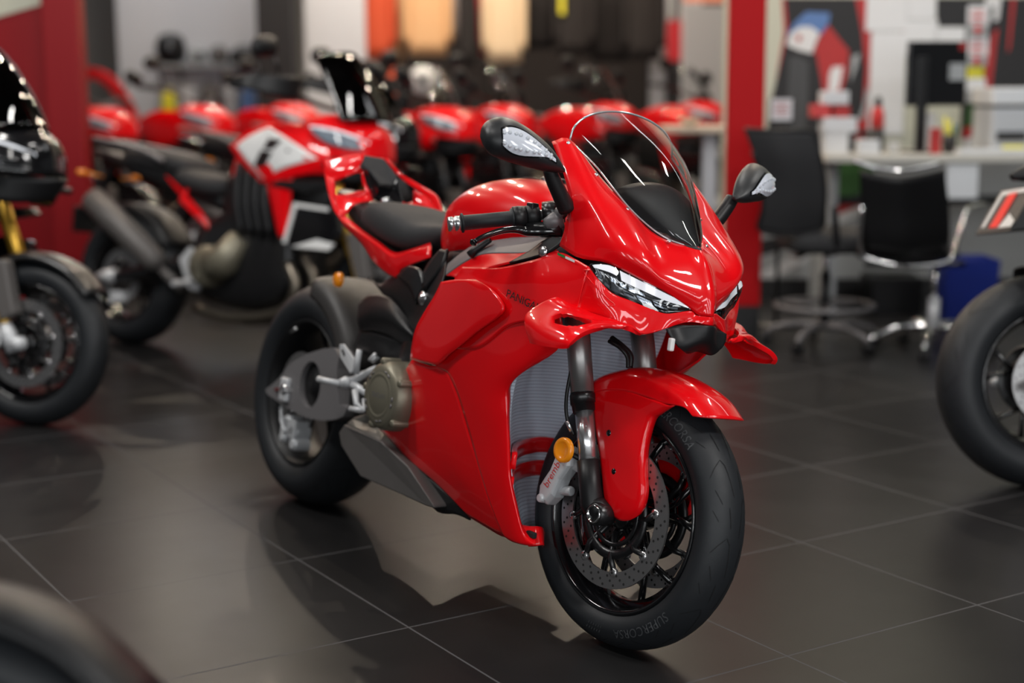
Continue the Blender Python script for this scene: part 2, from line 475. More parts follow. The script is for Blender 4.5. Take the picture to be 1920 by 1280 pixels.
    # ---------------- headlights
    hl_t = [(1.489, -0.223, 0.845), (1.497, -0.219, 0.852), (1.515, -0.192, 0.856), (1.533, -0.166, 0.845), (1.556, -0.136, 0.832), (1.591, -0.091, 0.812), (1.611, -0.046, 0.794), (1.619, -0.036, 0.782)]
    hl_m = [(1.488, -0.222, 0.843), (1.508, -0.214, 0.838), (1.529, -0.19, 0.827), (1.542, -0.162, 0.815), (1.561, -0.131, 0.804), (1.592, -0.088, 0.789), (1.609, -0.052, 0.784), (1.619, -0.036, 0.781)]
    hl_b = [(1.489, -0.222, 0.841), (1.508, -0.211, 0.821), (1.526, -0.182, 0.795), (1.548, -0.148, 0.784), (1.574, -0.115, 0.773), (1.599, -0.085, 0.766), (1.609, -0.06, 0.771), (1.619, -0.036, 0.78)]
    inn = lambda r, d: [vadd(p, (-d, d * 0.3, 0)) for p in r]
    cellm = mat('lamp_reflector', (0.35, 0.37, 0.41, 1), 0.15, metal=0.9)
    for s in (0, 1):
        f = (lambda r: [mir(p) for p in r]) if s else (lambda r: r)
        base = patch('headlight', [f(inn(hl_t, 0.008)), f(inn(hl_m, 0.012)), f(inn(hl_b, 0.008))], M['gloss'], B, 32, 9, 0.002)
        # daytime strip in two lengths under the upper edge
        st = Geo(); gg = surface([hl_t, hl_m, hl_b], 65, 17)
        def band(i0, i1, j0, j1, d, target, slot=0):
            V = []; n = i1 - i0 + 1
            for j in (j0, j1):
                for i in range(i0, i1 + 1):
                    jj = j * 16; k = int(jj); fr = jj - k
                    p = lerp(gg[k][i], gg[min(k + 1, 16)][i], fr); p = vadd(p, (d, -d * 0.3, 0))
                    V.append(mir(p) if s else p)
            target.add(V, [(a, a + 1, n + a + 1, n + a) for a in range(n - 1)], slot)
        band(6, 22, 0.06, 0.33, 0.0015, st); band(25, 60, 0.06, 0.40, 0.0015, st)
        st.build('daylight_strip', M['lamp'], base)
        rf = Geo()
        for i0, i1, j0, j1 in ((9, 12, .45, .85), (14, 17, .5, .9), (18, 21, .46, .62), (18, 23, .68, .9), (24, 28, .5, .62), (25, 31, .7, .88), (30, 33, .5, .64), (33, 40, .68, .86), (35, 38, .5, .6), (41, 47, .62, .8), (49, 53, .62, .74)):
            band(i0, i1, j0, j1, -0.003, rf, 0)
            band(i0, i1, j0 + 0.04, j1 - 0.08, -0.0015, rf, 1 if (i0 % 3) else 0)
        rf.build('reflector', [cellm, M['gloss']], base, smooth=False)
        patch('lamp_cover', [f(hl_t), f(hl_m), f(hl_b)], M['lens'], base, 32, 9, 0.0)

    # ---------------- nose panel between the headlights and the lip
    nose = [
        [(1.486, -0.224, 0.844), (1.478, -0.228, 0.793), (1.469, -0.225, 0.747)],
        [(1.508, -0.211, 0.821), (1.51, -0.209, 0.777), (1.503, -0.2, 0.737)],
        [(1.526, -0.182, 0.795), (1.536, -0.181, 0.764), (1.546, -0.172, 0.731)],
        [(1.548, -0.148, 0.784), (1.557, -0.151, 0.758), (1.559, -0.145, 0.724)],
        [(1.574, -0.115, 0.773), (1.576, -0.12, 0.746), (1.575, -0.127, 0.715)],
        [(1.599, -0.085, 0.766), (1.6, -0.09, 0.75), (1.6, -0.098, 0.729)],
        [(1.62, -0.038, 0.778), (1.618, -0.048, 0.762), (1.612, -0.058, 0.747)],
        [(1.627, -0.024, 0.77), (1.629, -0.028, 0.762), (1.626, -0.034, 0.755)],
        [(1.65, 0, 0.771), (1.652, 0, 0.762), (1.65, 0, 0.753)],
    ]
    sym_patch('nose_panel', nose, red, B, 16, 57, 0.006, out=(1, 0, 0.2))
    # edge line of the panel lip, rolled
    lip = [r[-1] for r in nose[4:]]
    lip = lip + [mir(p) for p in lip[-2::-1]]
    # bright pressed crease beside each headlight
    Geo().tube([(1.493, -0.224, 0.837), (1.476, -0.228, 0.832), (1.514, -0.216, 0.802), (1.532, -0.196, 0.782), (1.542, -0.184, 0.771), (1.533, -0.196, 0.766)], 0.0014, 6, 40).build('cowl_crease', red, B)
    # black air intake below the nose
    itk = [[(1.608, -0.088, 0.734), (1.616, -0.08, 0.718), (1.62, -0.07, 0.707), (1.624, -0.06, 0.699)],
           [(1.61, -0.056, 0.744), (1.621, -0.05, 0.723), (1.629, -0.045, 0.704), (1.624, -0.035, 0.687)],
           [(1.649, 0, 0.752), (1.65, 0, 0.739), (1.644, 0, 0.715), (1.617, 0, 0.693)]]
    sym_patch('air_intake', itk, M['black'], B, 10, 21, 0.004)
    g = Geo(); cp = Vector((1.627, -0.085, 0.703)); g.box(cp, (0.012, 0.012, 0.028)); bevel(g.build('cable_clip', M['white'], B, False), 0.003)

    # ---------------- winglets
    wing = [
        [(1.577, -0.128, 0.715), (1.576, -0.15, 0.726), (1.554, -0.175, 0.733), (1.495, -0.21, 0.743), (1.415, -0.24, 0.765)],
        [(1.579, -0.168, 0.726), (1.562, -0.2, 0.73), (1.525, -0.228, 0.731), (1.479, -0.248, 0.747), (1.404, -0.254, 0.758)],
        [(1.56, -0.205, 0.722), (1.545, -0.235, 0.724), (1.502, -0.255, 0.729), (1.453, -0.265, 0.739), (1.385, -0.264, 0.744)],
        [(1.552, -0.25, 0.71), (1.532, -0.268, 0.712), (1.491, -0.282, 0.715), (1.435, -0.286, 0.721), (1.368, -0.28, 0.721)],
        [(1.559, -0.283, 0.697), (1.537, -0.296, 0.699), (1.489, -0.304, 0.699), (1.437, -0.303, 0.701), (1.382, -0.292, 0.704)],
        [(1.56, -0.3, 0.683), (1.542, -0.308, 0.684), (1.497, -0.311, 0.681), (1.45, -0.309, 0.682), (1.402, -0.298, 0.687)],
        [(1.552, -0.303, 0.671), (1.529, -0.31, 0.668), (1.491, -0.311, 0.666), (1.458, -0.309, 0.666), (1.424, -0.3, 0.666)],
    ]
    hole = lambda v, u: ((v - 0.40) / 0.15) ** 2 + ((u - 0.46) / 0.21) ** 2 < 1
    for o in patch('winglet', wing, red, B, 34, 40, 0.011, both=True, hole=hole): bevel(o, 0.003, 2, 50)

    # ---------------- side fairings
    up_ = [
        [(1.486, -0.224, 0.844), (1.431, -0.222, 0.857), (1.362, -0.215, 0.865), (1.291, -0.229, 0.841), (1.176, -0.233, 0.814), (1.079, -0.233, 0.804), (1, -0.226, 0.798)],
        [(1.482, -0.228, 0.811), (1.445, -0.233, 0.815), (1.398, -0.236, 0.817), (1.322, -0.244, 0.797), (1.216, -0.247, 0.773), (1.094, -0.243, 0.755), (0.972, -0.235, 0.743)],
        [(1.475, -0.227, 0.774), (1.446, -0.235, 0.775), (1.416, -0.241, 0.765), (1.337, -0.248, 0.75), (1.241, -0.249, 0.725), (1.126, -0.246, 0.682), (0.912, -0.236, 0.677)],
        [(1.469, -0.224, 0.746), (1.447, -0.234, 0.743), (1.415, -0.24, 0.73), (1.346, -0.248, 0.709), (1.25, -0.249, 0.683), (1.118, -0.245, 0.612), (0.863, -0.234, 0.604)],
    ]
    patch('side_fairing', up_, red, B, 48, 24, 0.005, both=True, out=(0, -1, 0))
    low = [
        [(0.927, -0.232, 0.543), (1.031, -0.24, 0.607), (1.139, -0.245, 0.669), (1.24, -0.246, 0.711), (1.336, -0.245, 0.738), (1.416, -0.238, 0.748)],
        [(0.998, -0.232, 0.541), (1.109, -0.24, 0.567), (1.218, -0.243, 0.598), (1.303, -0.24, 0.622), (1.361, -0.233, 0.641), (1.412, -0.215, 0.661)],
        [(1.051, -0.23, 0.503), (1.127, -0.236, 0.513), (1.193, -0.237, 0.526), (1.238, -0.233, 0.542), (1.258, -0.226, 0.551), (1.26, -0.212, 0.567)],
        [(1.092, -0.226, 0.45), (1.165, -0.23, 0.456), (1.218, -0.23, 0.465), (1.251, -0.225, 0.48), (1.256, -0.219, 0.493), (1.245, -0.207, 0.508)],
        [(1.128, -0.22, 0.395), (1.189, -0.222, 0.397), (1.23, -0.221, 0.402), (1.257, -0.217, 0.409), (1.265, -0.211, 0.415), (1.255, -0.2, 0.419)],
        [(1.167, -0.212, 0.33), (1.213, -0.213, 0.329), (1.247, -0.211, 0.333), (1.266, -0.207, 0.338), (1.273, -0.202, 0.342), (1.265, -0.192, 0.343)],
        [(1.21, -0.2, 0.26), (1.245, -0.2, 0.262), (1.271, -0.198, 0.267), (1.288, -0.194, 0.273), (1.294, -0.19, 0.278), (1.287, -0.181, 0.28)],
        [(1.25, -0.187, 0.205), (1.279, -0.186, 0.203), (1.3, -0.184, 0.202), (1.316, -0.18, 0.207), (1.322, -0.175, 0.216), (1.303, -0.166, 0.228)],
        [(1.266, -0.18, 0.193), (1.285, -0.178, 0.191), (1.309, -0.175, 0.192), (1.333, -0.17, 0.195), (1.349, -0.163, 0.201), (1.338, -0.152, 0.211)],
    ]
    patch('lower_fairing', low, red, B, 30, 44, 0.005, both=True, out=(0, -1, 0))
    belly = [
        [(0.976, -0.232, 0.557), (0.938, -0.233, 0.547), (0.887, -0.231, 0.547), (0.834, -0.228, 0.548)],
        [(1.014, -0.232, 0.537), (0.952, -0.231, 0.516), (0.874, -0.226, 0.501), (0.78, -0.215, 0.502)],
        [(1.049, -0.229, 0.504), (0.969, -0.228, 0.469), (0.865, -0.219, 0.446), (0.721, -0.203, 0.429)],
        [(1.082, -0.225, 0.461), (0.991, -0.222, 0.423), (0.866, -0.211, 0.39), (0.64, -0.193, 0.356)],
        [(1.121, -0.22, 0.403), (1.033, -0.214, 0.364), (0.918, -0.203, 0.34), (0.722, -0.188, 0.32)],
        [(1.16, -0.209, 0.335), (1.079, -0.203, 0.305), (0.988, -0.194, 0.292), (0.808, -0.184, 0.287)],
        [(1.202, -0.195, 0.258), (1.147, -0.188, 0.249), (1.075, -0.181, 0.244), (0.936, -0.175, 0.253)],
        [(1.261, -0.178, 0.195), (1.219, -0.173, 0.192), (1.154, -0.168, 0.196), (1.08, -0.165, 0.202)],
    ]
    patch('belly_panel', belly, red, B, 24, 30, 0.005, both=True, out=(0, -1, 0))
    cover = [
        [(1.105, -0.248, 0.774), (1.068, -0.253, 0.771), (1.014, -0.246, 0.766), (0.939, -0.235, 0.754)],
        [(1.187, -0.258, 0.76), (1.128, -0.259, 0.746), (1.034, -0.253, 0.726), (0.921, -0.239, 0.715)],
        [(1.245, -0.259, 0.718), (1.16, -0.262, 0.698), (1.031, -0.255, 0.673), (0.883, -0.239, 0.669)],
        [(1.15, -0.258, 0.658), (1.081, -0.259, 0.639), (0.981, -0.251, 0.621), (0.854, -0.238, 0.627)],
        [(1.079, -0.254, 0.614), (1.029, -0.255, 0.6), (0.946, -0.248, 0.588), (0.844, -0.236, 0.588)],
        [(0.996, -0.247, 0.568), (0.977, -0.248, 0.555), (0.939, -0.245, 0.553), (0.842, -0.235, 0.55)],
    ]
    patch('knee_panel', cover, red, B, 24, 24, 0.007, both=True)
    # shoulder strip over the fairing crease, grey duct and black inner panel by the tank
    sh = [
        [(1.352, -0.207, 0.867), (1.308, -0.218, 0.853), (1.205, -0.23, 0.825), (1.143, -0.233, 0.809), (1.048, -0.232, 0.786), (0.982, -0.227, 0.769)],
        [(1.338, -0.2, 0.867), (1.278, -0.207, 0.858), (1.19, -0.215, 0.839), (1.102, -0.216, 0.822), (1.014, -0.213, 0.796), (0.942, -0.21, 0.77)],
        [(1.318, -0.19, 0.872), (1.248, -0.196, 0.861), (1.206, -0.203, 0.851), (1.05, -0.2, 0.836), (0.964, -0.197, 0.807), (0.889, -0.195, 0.768)],
    ]
    patch('fairing_shoulder', sh, red, B, 30, 10, 0.004, both=True)
    duct = [
        [(1.298, -0.195, 0.864), (1.209, -0.205, 0.85), (1.055, -0.203, 0.835), (0.969, -0.2, 0.806), (0.886, -0.197, 0.764)],
        [(1.27, -0.175, 0.879), (1.18, -0.185, 0.868), (1.038, -0.185, 0.852), (0.952, -0.185, 0.827), (0.858, -0.187, 0.771)],
        [(1.243, -0.155, 0.897), (1.148, -0.16, 0.887), (1.015, -0.16, 0.872), (0.931, -0.165, 0.843), (0.848, -0.17, 0.792)],
    ]
    patch('air_duct', duct, M['frame'], B, 24, 12, 0.004, both=True)
    tri = [[(1.31, -0.196, 0.897), (1.277, -0.2, 0.884), (1.247, -0.206, 0.861), (1.199, -0.228, 0.826)],
           [(1.356, -0.2, 0.897), (1.356, -0.206, 0.882), (1.311, -0.22, 0.854), (1.206, -0.232, 0.825)]]
    for o in patch('inner_cowl_panel', tri, blk, B, 14, 6, 0.004, both=True): pass
    geo2(lambda g: g.lathe([(0, -0.004), (0.011, -0.004), (0.013, 0.002)], vadd((1.31, -0.216, 0.862), (0, -0.004, 0)), n=16), 'panel_screw', M['steel'])
    # text and tricolour flash
    text_on('PANIGALE', 0.026, (1.314, -0.252, 0.747), Vector((1.42, -0.247, 0.728)) - Vector((1.189, -0.249, 0.764)), (-0.1, 0, 1), 'model_lettering', M['greytext'], B, lift=(0, -0.004, 0), shear=0.25, scale_x=1.25)
    fl = Geo()
    for a, b, sl in ((0.0, 0.42, 0), (0.46, 1.0, 1)):
        p0, p1 = (1.37, -0.22, 0.864), (1.445, -0.228, 0.853)
        A, C_ = lerp(p0, p1, a), lerp(p0, p1, b)
        fl.add([vadd(A, (0.001, -0.004, 0.001)), vadd(C_, (0.001, -0.004, 0.001)), vadd(C_, (0.001, -0.004, -0.0045)), vadd(A, (0.001, -0.004, -0.0045))], [(0, 1, 2, 3)], sl)
    fl.build('flag_sticker', [M['green'], M['white']], B, smooth=False)

    # ---------------- tank, seat, tail
    body('fuel_tank', [(0.715, 0.80, 0.885, 0.085, 2.6), (0.735, 0.78, 0.965, 0.125, 2.6), (0.80, 0.78, 1.005, 0.155, 2.5), (0.89, 0.79, 1.028, 0.172, 2.4),
                       (0.98, 0.79, 1.035, 0.178, 2.3), (1.07, 0.80, 1.028, 0.172, 2.3), (1.15, 0.82, 1.008, 0.155, 2.3), (1.22, 0.85, 0.975, 0.11, 2.2)], red, B, nu=40, nv=36)
    Geo().tube([(0.955 + 0.02 * cos(a * 2), 0.168 * cos(a), 0.85 + 0.188 * sin(a)) for a in [i * pi / 20 for i in range(21)]], 0.0018, 6).build('tank_cover_joint', M['greytext'], B)
    g = Geo(); g.lathe([(0, 0.012), (0.028, 0.012), (0.032, 0.008), (0.033, -0.01)], (1.02, 0, 1.03), 'Z', 28); g.build('filler_cap', M['satin'], B)
    body('seat', [(0.232, 0.865, 0.885, 0.05, 2.4), (0.25, 0.855, 0.915, 0.09, 2.8), (0.34, 0.835, 0.938, 0.125, 3.2), (0.48, 0.81, 0.918, 0.142, 3.4), (0.58, 0.805, 0.893, 0.138, 3.4),
                  (0.66, 0.825, 0.892, 0.115, 3.2), (0.715, 0.86, 0.89, 0.08, 2.5)], M['suede'], B, nu=36, nv=28)
    side = [
        [(0.188, -0.126, 0.873), (0.338, -0.142, 0.843), (0.469, -0.149, 0.814), (0.557, -0.151, 0.793), (0.63, -0.145, 0.812), (0.701, -0.128, 0.833)],
        [(0.205, -0.124, 0.86), (0.343, -0.138, 0.825), (0.465, -0.145, 0.786), (0.566, -0.149, 0.764), (0.619, -0.147, 0.787), (0.718, -0.138, 0.818)],
        [(0.225, -0.12, 0.848), (0.344, -0.13, 0.811), (0.444, -0.136, 0.762), (0.569, -0.142, 0.735), (0.601, -0.145, 0.763), (0.725, -0.142, 0.804)],
    ]
    patch('seat_cowl', side, red, B, 30, 10, 0.005, both=True)
    rim_ = [
        [(0.188, -0.126, 0.873), (0.338, -0.142, 0.843), (0.469, -0.149, 0.814), (0.557, -0.151, 0.793), (0.63, -0.145, 0.812), (0.701, -0.128, 0.833)],
        [(0.182, -0.11, 0.883), (0.322, -0.125, 0.849), (0.442, -0.13, 0.821), (0.533, -0.135, 0.801), (0.605, -0.13, 0.816), (0.667, -0.11, 0.841)],
    ]
    patch('seat_cowl_rim', rim_, red, B, 30, 6, 0.004, both=True)
    tail_base = [[(0.188, -0.126, 0.873), (0.124, -0.113, 0.93), (0.117, -0.108, 0.936)], [(0.193, -0.106, 0.888), (0.146, -0.098, 0.925), (0.144, -0.09, 0.941)],
                 [(0.187, -0.08, 0.916), (0.164, -0.07, 0.937), (0.169, -0.066, 0.955)], [(0.204, -0.03, 0.936), (0.178, -0.03, 0.948), (0.164, -0.035, 0.963)]]
    patch('tail_base', tail_base, red, B, 12, 16, 0.006, both=True)
    plate = [[(0.014, -0.102, 1.031), (0.025, -0.104, 1.012), (0.034, -0.104, 0.992), (0.079, -0.095, 0.976)],
             [(0.06, -0.072, 1.048), (0.074, -0.075, 1.03), (0.093, -0.078, 1.011), (0.11, -0.07, 0.997)],
             [(0.119, -0.03, 1.065), (0.129, -0.034, 1.049), (0.128, -0.036, 1.027), (0.121, -0.036, 1.015)]]
    patch('tail_wing', plate, red, B, 14, 14, 0.010, both=True)
    post = [[(0.032, -0.104, 0.995), (0.084, -0.113, 0.943), (0.145, -0.122, 0.895), (0.188, -0.127, 0.872)],
            [(0.08, -0.096, 0.978), (0.107, -0.106, 0.945), (0.131, -0.112, 0.918), (0.185, -0.112, 0.887)]]
    patch('tail_strut', post, red, B, 14, 6, 0.010, both=True)
    inn_ = [[(0.126, -0.036, 1.017), (0.142, -0.036, 0.983), (0.172, -0.036, 0.953)], [(0.142, -0.03, 1.013), (0.158, -0.03, 0.981), (0.191, -0.028, 0.944)]]
    patch('tail_strut', inn_, red, B, 10, 4, 0.008, both=True)
    blade = [[(0.136, 0.035, 1.063), (0.142, 0.085, 1.028), (0.206, 0.115, 1.001), (0.277, 0.135, 0.974), (0.315, 0.142, 0.924)],
             [(0.143, 0.037, 1.053), (0.145, 0.085, 1.014), (0.208, 0.112, 0.983), (0.266, 0.13, 0.959), (0.308, 0.138, 0.915)]]
    patch('tail_blade', blade, red, B, 24, 5, 0.010)
    bside = [[(0.2, 0.105, 0.982), (0.204, 0.105, 0.966), (0.214, 0.1, 0.949)], [(0.251, 0.125, 0.965), (0.259, 0.122, 0.948), (0.266, 0.118, 0.93)], [(0.297, 0.138, 0.93), (0.304, 0.136, 0.915), (0.31, 0.13, 0.902)]]
    patch('tail_blade_side', bside, red, B, 6, 10, 0.006)
    ramp = [[(0.241, 0.04, 0.943), (0.259, 0.05, 0.937), (0.217, 0.098, 0.948)], [(0.267, 0.06, 0.929), (0.28, 0.085, 0.923), (0.27, 0.118, 0.93)], [(0.328, 0.09, 0.903), (0.327, 0.105, 0.901), (0.31, 0.13, 0.902)]]
    patch('tail_base', ramp, red, B, 8, 10, 0.006)
    hexo = [(0.132, -0.034, 1.063), (0.132, 0.034, 1.063), (0.202, 0.046, 1.016), (0.207, 0.03, 0.98), (0.221, -0.024, 0.984), (0.164, -0.046, 1.029)]
    hg = Geo(); back = [vadd(p, (-0.05, 0, 0.0)) for p in hexo]; n = 6
    hg.add(hexo + back, [(0, 1, 2, 3, 4, 5), (11, 10, 9, 8, 7, 6)] + [(i, (i + 1) % 6, 6 + (i + 1) % 6, 6 + i) for i in range(6)])
    bevel(hg.build('tail_pad', M['suede'], B, False), 0.008, 3)
    lg = Geo(); lo = [(0.174, -0.043, 1.026), (0.221, -0.024, 0.984), (0.211, 0.028, 0.979), (0.208, 0.044, 1.012), (0.275, 0.03, 0.94), (0.255, 0.015, 0.917), (0.206, -0.028, 0.946)]
    bk = [vadd(p, (-0.04, 0, 0)) for p in lo]; n = len(lo)
    lg.add(lo + bk, [tuple(range(n)), tuple(range(2 * n - 1, n - 1, -1))] + [(i, (i + 1) % n, n + (i + 1) % n, n + i) for i in range(n)])
    bevel(lg.build('tail_pad_support', M['gloss'], B, False), 0.006, 2)
    g = Geo(); g.lathe([(0, -0.012), (0.011, -0.012), (0.013, -0.008), (0.013, 0.004)], (0, 0, 0), 'X', 18); g.xf(lambda v: vadd((-v[0], v[1], v[2]), vadd((0.235, -0.01, 0.936), (0.004, 0, 0)))); g.build('seat_lock', M['steel'], B)
    g = Geo(); g.box((0.02, 0, 1.02), (0.012, 0.14, 0.014)); bevel(g.build('tail_lamp', M['redlens'], B, False), 0.004)
    body('tail_unit', [(0.0, 0.93, 0.96, 0.04, 2.5), (0.12, 0.87, 0.95, 0.07, 2.5), (0.3, 0.80, 0.90, 0.09, 2.5), (0.55, 0.74, 0.84, 0.10, 2.5)], M['satin'], B)

    # ---------------- frame, engine, black side parts
    body('engine', [(0.62, 0.32, 0.60, 0.14, 4), (0.70, 0.27, 0.68, 0.175, 4), (0.86, 0.25, 0.74, 0.185, 4), (0.95, 0.26, 0.74, 0.16, 4), (1.01, 0.32, 0.70, 0.13, 4)], M['satin'], B)
    body('main_frame', [(0.66, 0.55, 0.83, 0.12, 4), (0.85, 0.58, 0.86, 0.165, 4), (1.10, 0.66, 0.90, 0.15, 4), (1.28, 0.72, 0.94, 0.11, 3), (1.36, 0.76, 0.93, 0.07, 3)], blk, B)
    cov = [[(0.488, -0.115, 0.726), (0.428, -0.11, 0.705), (0.361, -0.1, 0.72)],
           [(0.625, -0.15, 0.764), (0.614, -0.155, 0.707), (0.527, -0.13, 0.669)],
           [(0.742, -0.175, 0.746), (0.727, -0.175, 0.679), (0.644, -0.15, 0.639)],
           [(0.819, -0.16, 0.829), (0.85, -0.2, 0.713), (0.766, -0.19, 0.618)],
           [(0.825, -0.155, 0.82), (0.904, -0.212, 0.749), (0.84, -0.222, 0.631)]]
    patch('subframe_cover', cov, blk, B, 14, 20, 0.004, both=True)
    knee = [[(0.804, -0.163, 0.83), (0.769, -0.17, 0.792), (0.747, -0.178, 0.746)], [(0.839, -0.165, 0.829), (0.846, -0.18, 0.782), (0.793, -0.19, 0.72)]]
    patch('heel_guard', knee, blk, B, 12, 6, 0.008, both=True)
    pill = [[(0.6, -0.158, 0.741), (0.702, -0.178, 0.72), (0.753, -0.185, 0.682)], [(0.658, -0.165, 0.771), (0.737, -0.178, 0.767), (0.786, -0.186, 0.723)], [(0.671, -0.16, 0.77), (0.746, -0.172, 0.752), (0.791, -0.18, 0.694)]]
    patch('side_bracket', pill, M['satin'], B, 12, 10, 0.008, both=True)
    geo2(lambda g: g.lathe([(0, -0.008), (0.008, -0.008), (0.010, -0.003), (0.018, -0.002), (0.018, 0.006)], (0.788, -0.19, 0.701), n=20), 'bracket_bolt', M['steel'])

    # clutch cover
    cc = (0.75, -0.232, 0.442); cx, cz = cc[0], cc[2]
    g = Geo()
    prof = [(0, -0.262), (0.044, -0.262), (0.047, -0.2605), (0.051, -0.2605), (0.054, -0.263), (0.057, -0.2605), (0.062, -0.260), (0.076, -0.258), (0.083, -0.251), (0.088, -0.240), (0.090, -0.225), (0.090, -0.17)]
    g.lathe(prof, (cx, 0, cz), 'Y', 60)
    for k in range(5):
        a = k * 2 * pi / 5 + 0.5
        g.lathe([(0, -0.254), (0.008, -0.254), (0.010, -0.25), (0.010, -0.2)], (cx + 0.088 * cos(a), 0, cz + 0.088 * sin(a)), 'Y', 14)
        for q in (-1, 1):
            b = a + 0.62 + q * 0.05
            g.tube([((0.066) * cos(b + t * 0.16 * q) + cx, -0.2605, (0.066) * sin(b + t * 0.16 * q) + cz) for t in (0, 0.5, 1)], 0.002, 6, slot=1)
    clutch = g.build('clutch_cover', [M['bronze'], M['frame']], B)
    text_on('DUCATI', 0.017, (cx, -0.2628, cz), (1, 0, 0), (0, 0, 1), 'cover_lettering', M['frame'], clutch)
    g = Geo(); g.box((0.83, -0.19, 0.545), (0.06, 0.05, 0.05)); g.lathe([(0, -0.225), (0.013, -0.225), (0.016, -0.21), (0.016, -0.17)], (0.83, 0, 0.545), 'Y', 16); bevel(g.build('crankcase_boss', M['bronze'], B, False), 0.006)

    # silencer and belly exhaust
    def sil(g):
        o = [(0.465, -0.2, 0.296), (0.49, -0.2, 0.322), (0.551, -0.206, 0.321), (0.703, -0.21, 0.316), (0.844, -0.208, 0.279), (0.973, -0.203, 0.208), (0.975, -0.2, 0.201), (0.936, -0.2, 0.198), (0.606, -0.2, 0.203), (0.486, -0.2, 0.263)]
        n = len(o); inr = [(p[0], -0.06, p[2] + 0.01) for p in o]
        return g.add(o + inr, [tuple(range(n)), tuple(range(2 * n - 1, n - 1, -1))] + [(i, (i + 1) % n, n + (i + 1) % n, n + i) for i in range(n)])
    geo2(sil, 'silencer', M['grey'], False, lambda o: bevel(o, 0.012, 3, 25))
    def sil2(g):
        a = [(0.487, -0.198, 0.322), (0.507, -0.185, 0.346), (0.581, -0.175, 0.376), (0.611, -0.178, 0.345), (0.695, -0.205, 0.314), (0.548, -0.204, 0.32)]
        n = len(a); inr = [(p[0] + 0.02, -0.08, p[2]) for p in a]
        return g.add(a + inr, [tuple(range(n)), tuple(range(2 * n - 1, n - 1, -1))] + [(i, (i + 1) % n, n + (i + 1) % n, n + i) for i in range(n)])
    geo2(sil2, 'silencer_shield', mat('silencer_top', (0.20, 0.185, 0.165, 1), 0.45, metal=0.5), False, lambda o: bevel(o, 0.008, 3, 25))
    bp = [[(0.781, -0.165, 0.27), (0.918, -0.16, 0.186), (1.019, -0.16, 0.195), (1.072, -0.155, 0.193)], [(0.784, -0.172, 0.282), (0.872, -0.17, 0.265), (0.976, -0.165, 0.236), (1.077, -0.16, 0.205)]]
    patch('belly_tray', bp, blk, B, 14, 6, 0.004, both=True)
    g = Geo(); g.box((0.91, 0, 0.235), (0.34, 0.26, 0.05)); bevel(g.build('sump', M['satin'], B, False), 0.015)
    # footrest hanger
    def peg(g):
        g.tube([(0.397, -0.245, 0.43), (0.426, -0.235, 0.43), (0.466, -0.215, 0.431)], [0.009, 0.0085, 0.0085], 10)
        g.tube([(0.462, -0.215, 0.43), (0.471, -0.2, 0.435), (0.486, -0.19, 0.439)], [0.011, 0.017, 0.012], 10)
        g.tube([(0.47, -0.19, 0.435), (0.505, -0.18, 0.455), (0.569, -0.17, 0.49)], [0.013, 0.011, 0.009], 8)
        g.tube([(0.47, -0.19, 0.435), (0.521, -0.185, 0.427), (0.585, -0.18, 0.413)], [0.013, 0.011, 0.009], 8)
        g.tube([(0.525, -0.2, 0.421), (0.55, -0.205, 0.388), (0.592, -0.205, 0.381), (0.561, -0.19, 0.402)], [0.01, 0.009, 0.008, 0.007], 8)
        g.tube([(0.538, -0.215, 0.373), (0.566, -0.21, 0.375), (0.588, -0.2, 0.378)], 0.008, 8)
        return g
    geo2(peg, 'footrest_hanger', M['alu'])
    def heel(g):
        a = [(0.391, -0.19, 0.529), (0.412, -0.19, 0.533), (0.487, -0.195, 0.503), (0.496, -0.2, 0.469), (0.486, -0.2, 0.462), (0.405, -0.19, 0.494)]
        b = [vadd(p, (0.0, 0.007, 0)) for p in a]; n = 6
        return g.add(a + b, [tuple(range(n)), tuple(range(2 * n - 1, n - 1, -1))] + [(i, (i + 1) % n, n + (i + 1) % n, n + i) for i in range(n)])
    geo2(heel, 'heel_plate', M['alu'], False, lambda o: bevel(o, 0.002))
    def heelhole(g): return g.tube([(0.416, -0.191, 0.516), (0.434, -0.192, 0.504)], [0.004, 0.004], 8)
    geo2(heelhole, 'heel_plate_slot', M['hole'])
    geo2(lambda g: g.tube([(0.527, -0.205, 0.466), (0.527, -0.205, 0.498), (0.534, -0.207, 0.532)], [0.009, 0.0085, 0.008], 10), 'pedal', M['alu'])
    geo2(lambda g: g.tube([(0.533, -0.17, 0.507), (0.556, -0.17, 0.525), (0.57, -0.17, 0.519), (0.549, -0.17, 0.505)], [0.006, 0.006], 8), 'clamp', M['alu'])

    # ---------------- swingarm, rear wheel, hugger
    def arm(g):
        o = [(70,458),(115,428),(165,380),(230,290),(330,230),(450,190),(530,183),(560,240),(540,330),(545,440),(562,560),(612,588),(590,640),(540,662),(450,672),(340,650),(235,600),(150,540),(110,515),(75,490)]
        pts = ARM; n = len(pts); inr = [(p[0], p[1] + 0.05, p[2]) for p in pts]
        hc, hn = ARMH, len(ARMH)
        return g.add(pts + inr, [tuple(range(n)), tuple(range(2 * n - 1, n - 1, -1))] + [(i, (i + 1) % n, n + (i + 1) % n, n + i) for i in range(n)])
